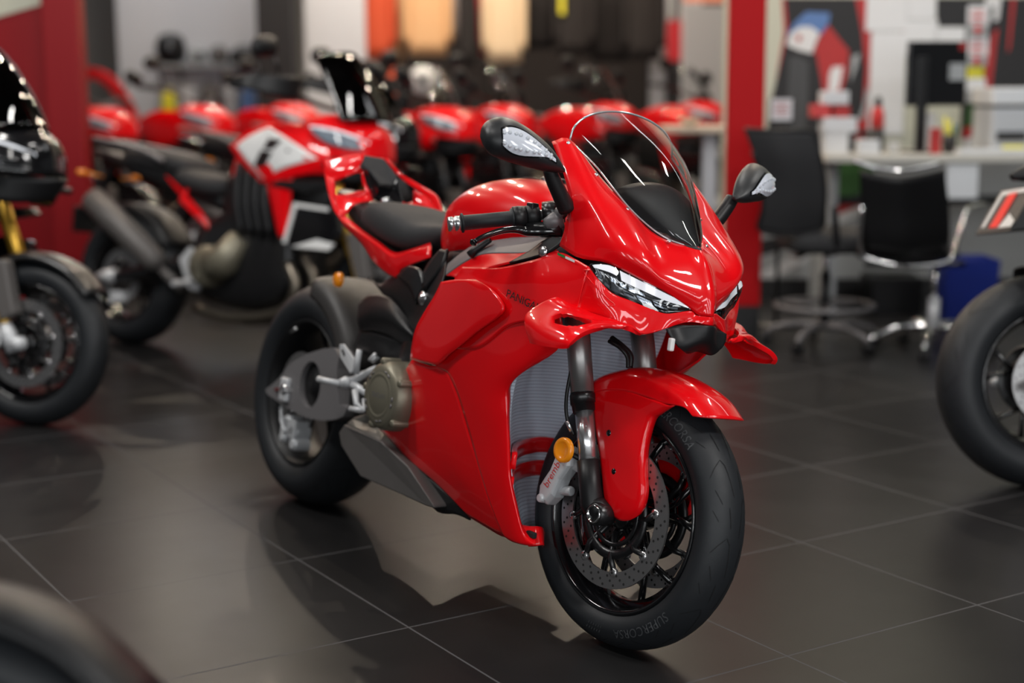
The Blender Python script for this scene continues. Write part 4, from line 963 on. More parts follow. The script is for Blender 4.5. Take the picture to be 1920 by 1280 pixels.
def tall_bike(label, loc, yaw, group=None, paint='red', panel=None, screen='smoke', fork='gold', frame='red', dx=0.0, front=True, guards=True, number=None, lean=-0.14, side='black', stripe=None, sdx=None, fender='gloss', exhaust='grey', seat='suede', lampm=None, lows=False, tailm=None):
    T = empty('touring_motorcycle', (loc[0], loc[1], 0), (lean, 0, yaw), label, 'motorcycle', group)
    P = M[paint]; K = M['black']; S_ = M['satin']
    def two(fn, name, m, smooth=True, mod=None):
        for o in (fn(Geo()).build(name, m, T, smooth), fn(Geo()).mirror().build(name, m, T, smooth)):
            if mod: mod(o)
    R = copy_tree(WHEEL_R, T); R.location = (0, 0, 0.336)
    def arm(g): return g.tube([(-0.05, -0.135, 0.325), (0.06, -0.135, 0.335), (0.30, -0.13, 0.38), (0.50, -0.11, 0.42)], [0.022, 0.035, 0.045, 0.05], 10, 12)
    two(arm, 'swingarm', S_)
    two(lambda g: g.tube([(-0.10, -0.148, 0.325), (-0.04, -0.152, 0.33), (0.03, -0.150, 0.338)], [0.012, 0.030, 0.034], 10).lathe([(0, -0.176), (0.014, -0.176), (0.02, -0.17), (0.021, -0.14)], (0, 0, 0.336), 'Y', 6), 'axle_block', M['alu'])
    g = Geo(); g.box((0.02, -0.115, 0.235), (0.085, 0.05, 0.05)); g.lathe([(0, -0.15), (0.02, -0.148), (0.026, -0.14), (0.026, -0.1)], (0.045, 0, 0.225), 'Y', 16); g.lathe([(0, -0.15), (0.016, -0.148), (0.02, -0.14), (0.02, -0.1)], (0.0, 0, 0.215), 'Y', 16)
    bevel(g.build('rear_caliper', M['alu'], T, False), 0.006)
    hug = []
    for th in (28, 45, 62, 80, 98):
        a = radians(th); q = lambda r, y: (r * cos(a), -y, 0.336 + r * sin(a)); hug.append([q(0.31, 0.105), q(0.352, 0.095), q(0.362, 0.04), q(0.363, 0)])
    sym_patch('rear_hugger', [[h[i] for h in hug] for i in range(4)], K, T, 14, 15, 0.004)
    body('engine', [(0.52, 0.30, 0.60, 0.13, 4), (0.62, 0.24, 0.66, 0.16, 4), (0.85, 0.22, 0.74, 0.18, 4), (1.02, 0.26, 0.74, 0.16, 4), (1.12, 0.34, 0.70, 0.13, 4)], S_, T, nu=24, nv=14)
    def cover(g):
        g.lathe([(0, -0.245), (0.05, -0.245), (0.055, -0.24), (0.085, -0.235), (0.095, -0.215), (0.097, -0.15)], (0.68, 0, 0.42), 'Y', 32)
        g.tube([(0.72, -0.19, 0.42), (0.80, -0.20, 0.46), (0.86, -0.19, 0.56)], [0.09, 0.075, 0.05], 10); return g
    two(cover, 'clutch_cover', M['bronze'])
    def header(g): return g.tube([(1.10, -0.12, 0.46), (1.16, -0.13, 0.36), (1.08, -0.12, 0.24), (0.80, -0.13, 0.19), (0.56, -0.14, 0.22)], 0.024, 10, 20).tube([(1.12, -0.05, 0.50), (1.20, -0.05, 0.38), (1.10, -0.05, 0.22), (0.80, -0.06, 0.18)], 0.024, 10, 20)
    header(Geo()).build('exhaust_header', mat('header_pipe', (0.23, 0.20, 0.16, 1), 0.35, metal=0.9), T)
    g = Geo(); g.tube([(0.46, -0.13, 0.30), (0.34, -0.17, 0.40)], 0.026, 10); g.tube([(0.36, -0.185, 0.40), (0.33, -0.19, 0.425), (0.05, -0.225, 0.62), (-0.07, -0.235, 0.70), (-0.08, -0.236, 0.706)], [0.035, 0.058, 0.066, 0.062, 0.04], 16)
    g.build('silencer', M[exhaust], T)
    fr = M[frame]
    two(lambda g: g.tube([(0.30, -0.11, 0.83), (0.55, -0.135, 0.66), (0.72, -0.14, 0.50)], 0.014, 8).tube([(0.62, -0.14, 0.60), (0.42, -0.13, 0.72), (0.50, -0.12, 0.84)], 0.013, 8), 'subframe', fr)
    # seat in two levels, tail, rack
    if not lows: tail_end(T, M[tailm] if tailm else P, seat, K)
    body('rider_seat', [(0.36, 0.80, 0.87, 0.12, 3), (0.42, 0.77, 0.875, 0.155, 3), (0.58, 0.74, 0.845, 0.16, 3), (0.72, 0.75, 0.85, 0.125, 3), (0.80, 0.79, 0.88, 0.09, 3)], M[seat], T, nu=26, nv=16)
    if lows:
        body('tail', [(0.02, 0.90, 0.96, 0.07, 3), (0.16, 0.84, 0.97, 0.11, 3), (0.34, 0.78, 0.95, 0.12, 3), (0.55, 0.70, 0.86, 0.10, 3)], S_, T, nu=20, nv=12)
        Geo().tube([(0.02, 0, 0.965), (-0.04, 0, 0.99), (-0.10, -0.02, 0.975)], [0.035, 0.03, 0.012], 8).build('tail_tip', K, T)
    if lampm:  # boxed tail lamp with a red bar and white edge
        g = Geo(); g.prism([(-0.16, 0.80), (-0.07, 0.945), (0.06, 0.945), (0.04, 0.815)], -0.14, 0.14); bevel(g.build('tail_lamp_box', M['black'], T, False), 0.006)
        def rear(s, t, d=0.003): return (-0.16 + 0.09 * t - d, 0.14 - 0.28 * s, 0.80 + 0.145 * t + d * 0.6)
        Geo().poly([rear(.36, .12), rear(.60, .12), rear(.60, .88), rear(.36, .88)]).build('tail_lamp', M['redlens'], T, False)
        Geo().poly([rear(.12, .15), rear(.22, .15), rear(.22, .84), rear(.95, .84), rear(.95, .94), rear(.12, .94)]).poly([rear(.62, .10), rear(.98, .10), rear(.98, .22), rear(.72, .40)]).build('lamp_edge', M['white'], T, False)
    else:
        g = Geo(); g.box((-0.285, 0, 0.945), (0.014, 0.10, 0.025)); bevel(g.build('tail_lamp', M['redlens'], T, False), 0.004)
    if not lows: two(lambda g: g.tube([(-0.20, -0.06, 0.82), (-0.22, -0.16, 0.83)], 0.007, 8).tube([(-0.22, -0.16, 0.83), (-0.225, -0.20, 0.83)], [0.016, 0.012], 10), 'rear_indicator', M['amber'])
    # tank and painted sides
    body('fuel_tank', [(0.70, 0.80, 0.90, 0.10, 2.6), (0.76, 0.78, 0.98, 0.14, 2.6), (0.88, 0.78, 1.05, 0.175, 2.5), (1.02, 0.80, 1.085, 0.19, 2.5), (1.16, 0.82, 1.09, 0.18, 2.5), (1.28, 0.86, 1.06, 0.14, 2.5)], P, T, nu=30, nv=22)
    sidep = [[(0.77, -0.195, 0.97), (0.90, -0.215, 1.04), (1.03, -0.215, 1.075), (1.18, -0.19, 1.08), (1.30, -0.17, 1.05)],
             [(0.82, -0.205, 0.93), (0.94, -0.228, 0.97), (1.08, -0.235, 1.0), (1.24, -0.22, 1.0), (1.36, -0.19, 0.98)],
             [(0.90, -0.21, 0.87), (1.00, -0.23, 0.89), (1.12, -0.235, 0.91), (1.28, -0.225, 0.92), (1.38, -0.20, 0.90)],
             [(1.00, -0.205, 0.80), (1.06, -0.22, 0.81), (1.14, -0.225, 0.83), (1.26, -0.215, 0.855), (1.35, -0.19, 0.86)]]
    sp = patch('side_panel', sidep, P, T, 24, 18, 0.006, both=True)
    if panel:
        wp = [[(0.822, -0.2110, 0.972), (0.92, -0.2255, 1.02), (1.03, -0.2275, 1.058)], [(0.91, -0.2225, 0.90), (1.04, -0.2415, 0.957), (1.18, -0.2375, 0.995)], [(1.005, -0.2195, 0.825), (1.15, -0.2370, 0.88), (1.32, -0.2225, 0.925)]]
        wps = patch('number_panel', wp, M[panel], T, 14, 14, 0.003, both=True)
        if number:
            gg = surface(wp, 21, 21)
            for s in (0, 1):
                n = Geo()
                def quad(pts):
                    V = []
                    for u, v in pts:
                        a = gg[int(round(v * 20))][int(round(u * 20))]; a = vadd(a, (0, -0.0035, 0)); V.append(mir(a) if s else a)
                    n.add(V, [tuple(range(len(V)))])
                quad([(.763, .263), (.915, .39), (.59, .57), (.45, .43)]); quad([(.40, .465), (.54, .605), (.199, .79), (.068, .631)]); quad([(.77, .63), (.82, .63), (.82, .69), (.77, .69)])
                n.build('number', M['greytext'], wps[s], False)
    shr = [[(1.02, -0.212, 0.82), (1.10, -0.226, 0.83), (1.18, -0.22, 0.85)], [(1.06, -0.205, 0.70), (1.12, -0.218, 0.70), (1.17, -0.21, 0.72)], [(1.10, -0.20, 0.585), (1.125, -0.208, 0.57), (1.15, -0.20, 0.59)]]
    patch('radiator_shroud', shr, P, T, 10, 12, 0.006, both=True)
    def vents(g):
        for k in range(4):
            x = 0.84 + 0.055 * k; g.tube([(x, -0.195, 0.90 - 0.02 * k), (x + 0.005, -0.205, 0.72), (x + 0.03, -0.185, 0.58)], [0.018, 0.024, 0.02], 8, 10)
        return g
    two(vents, 'side_vent', K)
    body('airbox', [(0.70, 0.60, 0.86, 0.14, 3.5), (0.85, 0.56, 0.88, 0.18, 3.5), (1.02, 0.56, 0.88, 0.18, 3.5), (1.20, 0.60, 0.92, 0.15, 3.5), (1.32, 0.70, 0.95, 0.10, 3)], K, T, nu=24, nv=14)
    def fin(g): return g.prism([(1.15, 0.55), (1.20, 0.72), (1.42, 0.70), (1.44, 0.62), (1.40, 0.53), (1.22, 0.51)], -0.205, -0.15)
    two(fin, 'lower_fairing', M['gloss'], False, lambda o: bevel(o, 0.01))
    if stripe:
        two(lambda g: g.prism([(1.135, 0.55), (1.185, 0.73), (1.38, 0.715), (1.38, 0.70), (1.20, 0.712), (1.155, 0.55)], -0.209, -0.198).prism([(1.19, 0.535), (1.33, 0.575), (1.43, 0.56), (1.40, 0.53)], -0.209, -0.198), 'white_edging', M['white'], False)
    two(lambda g: g.prism([(1.06, 0.80), (1.10, 0.825), (1.40, 0.83), (1.42, 0.80), (1.25, 0.775)], -0.235, -0.19), 'side_fin', M['satin'], False, lambda o: bevel(o, 0.006))
    two(lambda g: g.tube([(0.60, -0.15, 0.36), (0.60, -0.26, 0.335)], [0.014, 0.012], 8).tube([(0.60, -0.26, 0.335), (0.60, -0.33, 0.33)], 0.013, 8).prism([(0.50, 0.44), (0.56, 0.50), (0.66, 0.40), (0.62, 0.30), (0.57, 0.31)], -0.20, -0.175), 'footrest', M['alu'], False)
    Geo().tube([(0.74, 0.13, 0.24), (0.82, 0.22, 0.12), (0.86, 0.27, 0.04)], 0.012, 8).build('side_stand', S_, T)
    if not front: return T
    X = lambda p: (p[0] + dx, p[1], p[2])
    Fw = copy_tree(WHEEL_F, T); Fw.location = (WB, 0, 0.31)
    ax = (WB, 0, 0.31); sl = 0.40
    at = lambda h, y: (WB - 0.03 - h * sl, y, 0.31 + h)
    two(lambda g: g.tube([at(0.20, -0.105), at(0.42, -0.105), at(0.70, -0.105)], [0.029, 0.030, 0.028], 16), 'fork_tube', M[fork])
    two(lambda g: g.tube([at(0.0, -0.105), at(0.22, -0.105)], 0.0205, 16), 'fork_slider', M['gold'] if fork == 'gold' else M['steel'])
    two(lambda g: g.tube([at(0.07, -0.105), at(0.03, -0.105), at(-0.03, -0.105)], [0.022, 0.030, 0.026], 12).lathe([(0, -0.135), (0.024, -0.132), (0.026, -0.085)], ax, 'Y', 16), 'fork_foot', M['alu'])
    two(lambda g: g.prism([(1.40, 0.38), (1.385, 0.33), (1.43, 0.26), (1.50, 0.30), (1.50, 0.34), (1.45, 0.40)], -0.12, -0.085), 'brake_caliper', M['alu'], False, lambda o: bevel(o, 0.008))
    Geo().box((at(0.62, 0)[0], 0, at(0.62, 0)[2]), (0.08, 0.27, 0.05)).build('fork_clamp', S_, T)
    fen = []
    for th in (35, 60, 85, 110, 135):
        a = radians(th); q = lambda r, y: (WB + r * cos(a), -y, 0.31 + r * sin(a)); fen.append([q(0.312, 0.078), q(0.332, 0.07), q(0.342, 0.03), q(0.344, 0)])
    sym_patch('front_fender', [[h[i] for h in fen] for i in range(4)], M[fender], T, 18, 15, 0.005)
    two(lambda g: g.prism([at(0.30, 0)[::2], (at(0.30, 0)[0] + 0.10, 0.62), (at(0.1, 0)[0] + 0.07, 0.42), (at(0.08, 0)[0], 0.39)], -0.135, -0.075), 'fork_guard', M['grey'], False, lambda o: bevel(o, 0.01))
    # front cowl, beak, lamps, screen
    cw = [[(1.20, -0.20, 1.09), (1.26, -0.215, 1.02), (1.33, -0.205, 0.94)], [(1.28, -0.17, 1.12), (1.38, -0.18, 1.04), (1.43, -0.165, 0.93)], [(1.35, -0.10, 1.13), (1.47, -0.105, 1.05), (1.50, -0.10, 0.93)], [(1.38, 0, 1.14), (1.50, 0, 1.07), (1.53, 0, 0.94)]]
    sym_patch('front_cowl', [[X(p) for p in r] for r in cw], P, T, 12, 25, 0.005)
    bk = [[(1.30, -0.16, 0.94), (1.30, -0.15, 0.84)], [(1.46, -0.10, 0.93), (1.42, -0.10, 0.83)], [(1.56, 0, 0.925), (1.50, 0, 0.85)]]
    sym_patch('beak', [[X(p) for p in r] for r in bk], K, T, 6, 17, 0.01)
    for s in (1, -1):
        ht = [(1.255, -0.218, 1.065), (1.33, -0.205, 1.06), (1.42, -0.155, 1.04), (1.485, -0.085, 1.01)]; hb = [(1.275, -0.219, 1.035), (1.345, -0.207, 0.995), (1.435, -0.165, 0.975), (1.50, -0.07, 0.975)]
        off = lambda r: [(p[0] + 0.008 + dx, (p[1] - 0.006) * s, p[2]) for p in r]
        h = patch('headlight', [off(ht), off(hb)], M['lampgrey'] if paint == 'red' else M['gloss'], T, 14, 5, 0.004)
        st = patch('daylight_strip', [[(p[0] + 0.004, p[1] - 0.004 * s, p[2] + 0.003) for p in off(ht)], [(p[0] + 0.004, p[1] - 0.004 * s, p[2] - 0.008) for p in off(ht)]], M['lamp'], h, 14, 3, 0.0)
    sdx = dx if sdx is None else sdx
    if screen:
        rows = []
        for t in (0, 0.25, 0.5, 0.75, 0.93, 1.0):
            w = 0.19 - 0.02 * t if t < 0.9 else (0.15 if t < 0.95 else 0.10); row = []
            for k in range(9):
                f = -1 + k / 4.0
                row.append((1.38 - 0.21 * t - 0.10 * f * f + 0.02 * sin(pi * t) + sdx, f * w, 1.11 + 0.31 * t - 0.02 * f * f))
            rows.append(row)
        sc = patch('windscreen', rows, M[screen], T, 21, 17, 0.004 if screen != 'screen' else 0.0)
        g = Geo(); g.box((1.26 + sdx, 0, 1.13), (0.03, 0.19, 0.11)); bevel(g.build('dash_display', M['gloss'], T, False), 0.01)
    # bars
    hb = 1.17
    two(lambda g: g.tube([(1.20, 0, hb), (1.19, -0.12, hb + 0.01), (1.12, -0.26, hb + 0.06), (1.04, -0.43, hb + 0.05)], 0.011, 8, 16), 'handlebar', S_)
    two(lambda g: g.tube([(1.095, -0.30, hb + 0.06), (1.035, -0.44, hb + 0.05)], 0.018, 10), 'grip', M['rubber'])
    two(lambda g: g.tube([(1.17, -0.22, hb + 0.05), (1.16, -0.30, hb + 0.04), (1.11, -0.43, hb + 0.03)], 0.008, 8), 'lever', S_)
    if guards:
        gd = [[(1.20, -0.24, hb + 0.11), (1.21, -0.34, hb + 0.10), (1.13, -0.455, hb + 0.09), (1.02, -0.475, hb + 0.07)], [(1.20, -0.24, hb + 0.0), (1.215, -0.34, hb + 0.0), (1.13, -0.465, hb + 0.02), (1.02, -0.48, hb + 0.03)]]
        patch('hand_guard', gd, K, T, 14, 6, 0.006, both=True)
    two(lambda g: g.tube([(1.12, -0.27, hb + 0.07), (1.13, -0.31, hb + 0.15), (1.12, -0.34, hb + 0.19)], 0.007, 8), 'mirror_stalk', S_)
    loft('mirror', [ring((1.12 + 0.015 * k, -0.385, hb + 0.22), (0, 0.95, 0.2), (0, -0.2, 0.95), r, r * 0.58, 12, 2.5) for k, r in ((-1, 0.075), (0, 0.085), (1, 0.07), (2, 0.03))], K, T, 20, 8, both=True)
    two(lambda g: g.tube([(1.38 + dx, -0.20, 0.90), (1.40 + dx, -0.27, 0.90)], [0.012, 0.014], 8), 'front_indicator', S_)
    return T

hold = empty('hold')
WHEEL_R = make_wheel('rear_wheel', hold, 0.336, 0.19, [(-0.085, 0.1325, 0.085, 1)], front=False, treads=8, spokes=5, rim_mat='gloss', holes=20, seg=56)
WHEEL_F = make_wheel('front_wheel', hold, 0.31, 0.122, [(-0.068, 0.165, 0.125, 1), (0.068, 0.165, 0.125, -1)], treads=8, rim_mat='gloss', holes=24, seg=56, carrier='satin')

tall_bike('red touring motorcycle with white number panel and dark screen behind the red sport motorcycle', (-1.90, 7.45), radians(-33), paint='red', panel='white', number=True, stripe=True, tailm='black', sdx=0.12)
tall_bike('black touring motorcycle with gold fork and dark screen in front of the red wall panel', (-1.81 - WB * cos(radians(-18)), 5.6 - WB * sin(radians(-18))), radians(-18), paint='gloss', fork='gold', frame='satin', dx=0.12, sdx=0.19, fender='satin')
tall_bike('motorcycle with red bar tail light and big rear tyre, cut off by the right edge', (1.67, 4.64), radians(5), paint='grey', frame='satin', screen=None, lampm=True, lows=True, guards=False, exhaust='satin')
tall_bike('black motorcycle in the lower left corner with only its front tyre showing', (-0.72 - WB, 1.72), radians(0), paint='gloss', fork='gold', frame='satin', dx=0.0, fender='black')
tall_bike('black touring motorcycle with a pale headlight behind the white number panel motorcycle', (-1.90, 9.40), radians(-33), paint='gloss', frame='satin', fork='satin', screen='smoke')
RB = 'red motorcycles in the back row'
tall_bike('red motorcycle in the back row showing its nose left of the black mirror', (-1.58, 10.25), radians(-33), RB, screen='screen', fork='satin', frame='satin')
tall_bike('red motorcycle in the back row directly behind the black mirror', (-1.20, 11.15), radians(-33), RB, screen='screen', fork='satin')
tall_bike('red motorcycle in the back row seen through the clear windscreen', (-0.42, 12.05), radians(-33), RB, screen='screen', fork='satin', frame='satin')
tall_bike('red motorcycle in the back row beside the red pillar', (0.38, 12.95), radians(-33), RB, screen='screen', fork='satin', frame='satin', guards=False)
tall_bike('red motorcycle with red tail nearest the red wall panel, in the back row', (-3.86, 10.77), radians(-33), RB, screen=None, fork='satin', guards=False)
tall_bike('red motorcycle in the back row, second from the red wall panel', (-3.36, 11.62), radians(-33), RB, screen=None, fork='satin', guards=False)
tall_bike('red motorcycle in the back row below the grey display wall', (-2.84, 12.47), radians(-33), RB, screen=None, fork='satin', guards=False)
for q in list(hold.children): 
    for z in list(q.children): bpy.data.objects.remove(z)
    bpy.data.objects.remove(q)
bpy.data.objects.remove(hold)

# ================================================================ showroom
def struct(name, g, m, smooth=False):
    o = g.build(name, m, None, smooth); o['kind'] = 'structure'; return o
SC = 0.6193
def floor_mat():
    m = bpy.data.materials.new('floor_tiles'); m.use_nodes = True; nt = m.node_tree; b = nt.nodes['Principled BSDF']; N = nt.nodes.new; L = nt.links.new
    tc = N('ShaderNodeTexCoord'); sp = N('ShaderNodeSeparateXYZ'); L(tc.outputs['Object'], sp.inputs[0])
    def mth(op, a, b_=None):
        n = N('ShaderNodeMath'); n.operation = op
        for i, v in enumerate((a, b_)):
            if v is None: continue
            if isinstance(v, (int, float)): n.inputs[i].default_value = v
            else: L(v, n.inputs[i])
        return n.outputs[0]
    ds = []; ids = []
    for ax in ('X', 'Y'):
        u = mth('DIVIDE', sp.outputs[ax], SC); f = mth('FRACT', u); ids.append(mth('FLOOR', u))
        d = mth('ABSOLUTE', mth('SUBTRACT', f, 0.5)); ds.append(d)
    mx = mth('MAXIMUM', ds[0], ds[1]); line = mth('GREATER_THAN', mx, 0.5 - 0.0042)
    cell = N('ShaderNodeCombineXYZ'); L(ids[0], cell.inputs[0]); L(ids[1], cell.inputs[1])
    wn = N('ShaderNodeTexWhiteNoise'); wn.noise_dimensions = '2D'; L(cell.outputs[0], wn.inputs['Vector'])
    nz = N('ShaderNodeTexNoise'); nz.inputs['Scale'].default_value = 3.5; nz.inputs['Detail'].default_value = 6; L(tc.outputs['Object'], nz.inputs['Vector'])
    v = mth('ADD', mth('MULTIPLY', wn.outputs['Value'], 0.25), mth('MULTIPLY', nz.outputs['Fac'], 0.75))
    cr = N('ShaderNodeValToRGB'); cr.color_ramp.elements[0].position = 0.25; cr.color_ramp.elements[0].color = (0.014, 0.0135, 0.014, 1); cr.color_ramp.elements[1].position = 0.8; cr.color_ramp.elements[1].color = (0.024, 0.0232, 0.0235, 1)
    L(v, cr.inputs[0])
    mc = N('ShaderNodeMix'); mc.data_type = 'RGBA'; L(line, mc.inputs['Factor']); L(cr.outputs[0], mc.inputs['A']); mc.inputs['B'].default_value = (0.095, 0.093, 0.096, 1)
    L(mc.outputs['Result'], b.inputs['Base Color'])
    n2 = N('ShaderNodeTexNoise'); n2.inputs['Scale'].default_value = 9; n2.inputs['Detail'].default_value = 3; L(tc.outputs['Object'], n2.inputs['Vector'])
    rg = N('ShaderNodeMapRange'); rg.inputs['To Min'].default_value = 0.27; rg.inputs['To Max'].default_value = 0.33; b.inputs['Specular IOR Level'].default_value = 0.17; L(n2.outputs['Fac'], rg.inputs['Value'])
    rr = N('ShaderNodeMix'); rr.data_type = 'FLOAT'; L(line, rr.inputs['Factor']); L(rg.outputs[0], rr.inputs['A']); rr.inputs['B'].default_value = 0.8; L(rr.outputs['Result'], b.inputs['Roughness'])
    bp = N('ShaderNodeBump'); bp.inputs['Strength'].default_value = 0.4; bp.inputs['Distance'].default_value = 0.002; bp.invert = True; L(line, bp.inputs['Height']); L(bp.outputs[0], b.inputs['Normal'])
    return m
g = Geo(); g.poly([(-22, -20, 0), (22, -20, 0), (22, 22, 0), (-22, 22, 0)])
fl = struct('floor', g, floor_mat()); fl.location = (SC * 1.2933, SC * 6.5674, 0); fl.rotation_euler = (0, 0, 0.5647)

W = {}
W['wallgrey'] = mat('back_wall_paint', (0.30, 0.29, 0.28, 1), 0.7)
W['wallwhite'] = mat('white_wall_paint', (0.60, 0.62, 0.66, 1), 0.6)
W['dark'] = mat('dark_wall_paint', (0.03, 0.022, 0.02, 1), 0.7)
W['ceil'] = mat('ceiling_paint', (0.10, 0.10, 0.10, 1), 0.8)
W['redwall'] = mat('red_wall_panel', (0.26, 0.008, 0.012, 1), 0.4, coat=0.05, spec=0.25)
W['redpillar'] = mat('red_pillar_paint', (0.46, 0.006, 0.009, 1), 0.5, spec=0.12)
W['blackpost'] = mat('black_post', (0.01, 0.01, 0.011, 1), 0.5)
W['cream'] = mat('cream_panel', (0.55, 0.56, 0.46, 1), 0.6)
W['desk'] = mat('desk_laminate', (0.62, 0.60, 0.54, 1), 0.45)
W['paper'] = mat('paper', (0.72, 0.74, 0.76, 1), 0.8)
W['mesh'] = mat('chair_mesh', (0.018, 0.018, 0.020, 1), 0.75)
W['blue'] = mat('blue_plastic', (0.004, 0.018, 0.20, 1), 0.4)
W['plast'] = mat('pale_plastic', (0.50, 0.52, 0.55, 1), 0.45)
W['yellow'] = mat('yellow_plastic', (0.75, 0.68, 0.03, 1), 0.45)
W['redp'] = mat('red_plastic', (0.6, 0.03, 0.03, 1), 0.4)
W['grn'] = mat('green_print', (0.03, 0.10, 0.02, 1), 0.6)
W['bluep'] = mat('blue_print', (0.10, 0.20, 0.45, 1), 0.6)
W['asph'] = mat('grey_print', (0.36, 0.38, 0.39, 1), 0.6)
W['blk'] = mat('black_print', (0.012, 0.012, 0.014, 1), 0.6)
W['redpr'] = mat('red_print', (0.42, 0.02, 0.02, 1), 0.55)
W['whpr'] = mat('white_print', (0.72, 0.73, 0.74, 1), 0.6)
W['grad'] = mat('dark_grey_print', (0.055, 0.058, 0.062, 1), 0.6)
W['wood'] = mat('pale_wood', (0.55, 0.46, 0.36, 1), 0.5)

def boxo(name, c, d, m, label=None, cat=None, group=None, rz=0, bev=0.004, kind=None):
    g = Geo(); g.box((0, 0, 0), d); o = g.build(name, m, None, False); o.location = c; o.rotation_euler = (0, 0, rz)
    if bev: bevel(o, bev)
    return tag(o, label, cat, group, kind)

# shell
boxo('ceiling', (0, 5, 4.25), (24, 32, 0.1), W['ceil'], kind='structure', bev=0)
boxo('wall_back', (-1.0, 17.6, 2.1), (16, 0.1, 4.4), W['wallgrey'], kind='structure', bev=0)
boxo('wall_display', (-3.2, 15.6, 2.1), (1.50, 0.12, 4.2), W['wallwhite'], kind='structure', bev=0)
boxo('pillar_black', (-2.16, 14.3, 2.1), (0.33, 0.30, 4.2), W['blackpost'], kind='structure', bev=0)
boxo('wall_centre', (-1.64, 14.5, 2.1), (0.56, 0.12, 4.2), W['wallwhite'], kind='structure', bev=0)
boxo('wall_shop', (1.0, 17.4, 2.1), (5.0, 0.12, 4.2), W['dark'], kind='structure', bev=0)
boxo('wall_shop_grey', (1.62, 15.2, 2.1), (0.5, 0.12, 4.2), W['wallwhite'], kind='structure', bev=0)
boxo('wall_left', (-3.60, 8.75, 2.1), (2.18, 0.10, 4.2), W['redwall'], kind='structure', bev=0)
boxo('trim_1', (-2.50, 8.66, 2.1), (0.20, 0.16, 4.2), W['redwall'], kind='structure', bev=0.01)
boxo('pillar_red', (1.155, 7.57, 2.2), (0.176, 0.10, 4.07), W['redpillar'], kind='structure', bev=0.006)
boxo('baseboard_pillar', (1.155, 7.57, 0.083), (0.17, 0.09, 0.165), W['blackpost'], kind='structure', bev=0)
g = Geo(); g.poly([(-3.035, 8.694, 1.773), (-2.582, 8.694, 1.772), (-2.627, 8.694, 1.719), (-3.046, 8.694, 1.604)]); tag(g.build('wall_poster', W['cream'], None, False), 'pale poster corner high on the red wall panel', 'poster')
boxo('wall_desk', (3.6, 9.05, 2.1), (4.7, 0.10, 4.2), W['cream'], kind='structure', bev=0)


# ---------------- wall print, notices
mu = Geo()
MM = ['cream', 'redpr', 'blk', 'bluep', 'whpr', 'grad', 'grn', 'asph']
def shape(k, pts, lay): mu.add([(p[0], p[1] - 0.0006 * lay, p[2]) for p in pts], [tuple(range(len(pts)))], MM.index(k))
Y_ = 0
shape('redpr', [(1.572, 8.998, 1.755), (2.091, 8.998, 1.753), (2.118, 8.998, 1.528), (2.112, 8.998, 0.975), (2.016, 8.998, 0.851), (1.544, 8.998, 0.852), (1.509, 8.998, 1.008), (1.589, 8.998, 1.561)], 1)
shape('blk', [(1.59, 8.998, 1.755), (1.998, 8.998, 1.753), (2.042, 8.998, 1.559), (2.071, 8.998, 1.345), (2.063, 8.998, 1.13), (2.013, 8.998, 0.938), (1.938, 8.998, 0.82), (1.482, 8.998, 0.821), (1.53, 8.998, 1.194), (1.591, 8.998, 1.47), (1.61, 8.998, 1.591)], 2)
shape('bluep', [(1.602, 8.998, 1.537), (1.65, 8.998, 1.615), (1.716, 8.998, 1.676), (1.853, 8.998, 1.669), (1.843, 8.998, 1.59), (1.801, 8.998, 1.542), (1.713, 8.998, 1.585)], 3)
shape('redpr', [(1.842, 8.998, 1.606), (1.916, 8.998, 1.514), (1.971, 8.998, 1.453), (1.963, 8.998, 1.315), (1.926, 8.998, 1.192), (1.833, 8.998, 1.193), (1.779, 8.998, 1.438), (1.801, 8.998, 1.542)], 3)
shape('whpr', [(1.603, 8.998, 1.488), (1.626, 8.998, 1.555), (1.681, 8.998, 1.591), (1.743, 8.998, 1.591), (1.797, 8.998, 1.554), (1.771, 8.998, 1.487), (1.754, 8.998, 1.438), (1.673, 8.998, 1.457)], 4)
shape('redpr', [(1.664, 8.998, 1.542), (1.686, 8.998, 1.545), (1.693, 8.998, 1.518), (1.674, 8.998, 1.503), (1.658, 8.998, 1.518)], 5)
shape('redpr', [(1.797, 8.998, 1.542), (1.836, 8.998, 1.484), (1.835, 8.998, 1.435), (1.76, 8.998, 1.438)], 4)
shape('grad', [(1.624, 8.998, 1.421), (1.686, 8.998, 1.42), (1.737, 8.998, 1.39), (1.738, 8.998, 1.131), (1.72, 8.998, 0.883), (1.625, 8.998, 0.883), (1.617, 8.998, 1.193)], 4)
shape('whpr', [(1.874, 8.998, 1.358), (1.937, 8.998, 1.364), (1.932, 8.998, 1.315), (1.916, 8.998, 1.229), (1.857, 8.998, 1.217), (1.86, 8.998, 1.316)], 4)
shape('asph', [(1.991, 8.998, 1.422), (2.034, 8.998, 1.437), (2.018, 8.998, 1.361), (1.983, 8.998, 1.269)], 4)
shape('asph', [(2.084, 8.998, 1.253), (2.098, 8.998, 1.192), (2.066, 8.998, 1.053), (2.04, 8.998, 1.062), (2.063, 8.998, 1.13)], 4)
shape('redpr', [(2.271, 8.998, 1.573), (2.302, 8.998, 1.573), (2.308, 8.998, 1.421), (2.277, 8.998, 1.421)], 1)
shape('blk', [(2.468, 8.998, 1.751), (3.145, 8.998, 1.749), (3.19, 8.998, 0.939), (2.64, 8.998, 0.942), (2.63, 8.998, 1.587), (2.475, 8.998, 1.588)], 1)
shape('redpr', [(2.901, 8.998, 1.75), (2.926, 8.998, 1.75), (2.909, 8.998, 1.464), (2.892, 8.998, 1.434)], 2)
shape('redpr', [(2.805, 8.998, 1.556), (2.835, 8.998, 1.58), (2.824, 8.998, 1.434), (2.809, 8.998, 1.213), (2.76, 8.998, 1.204), (2.774, 8.998, 1.434)], 2)
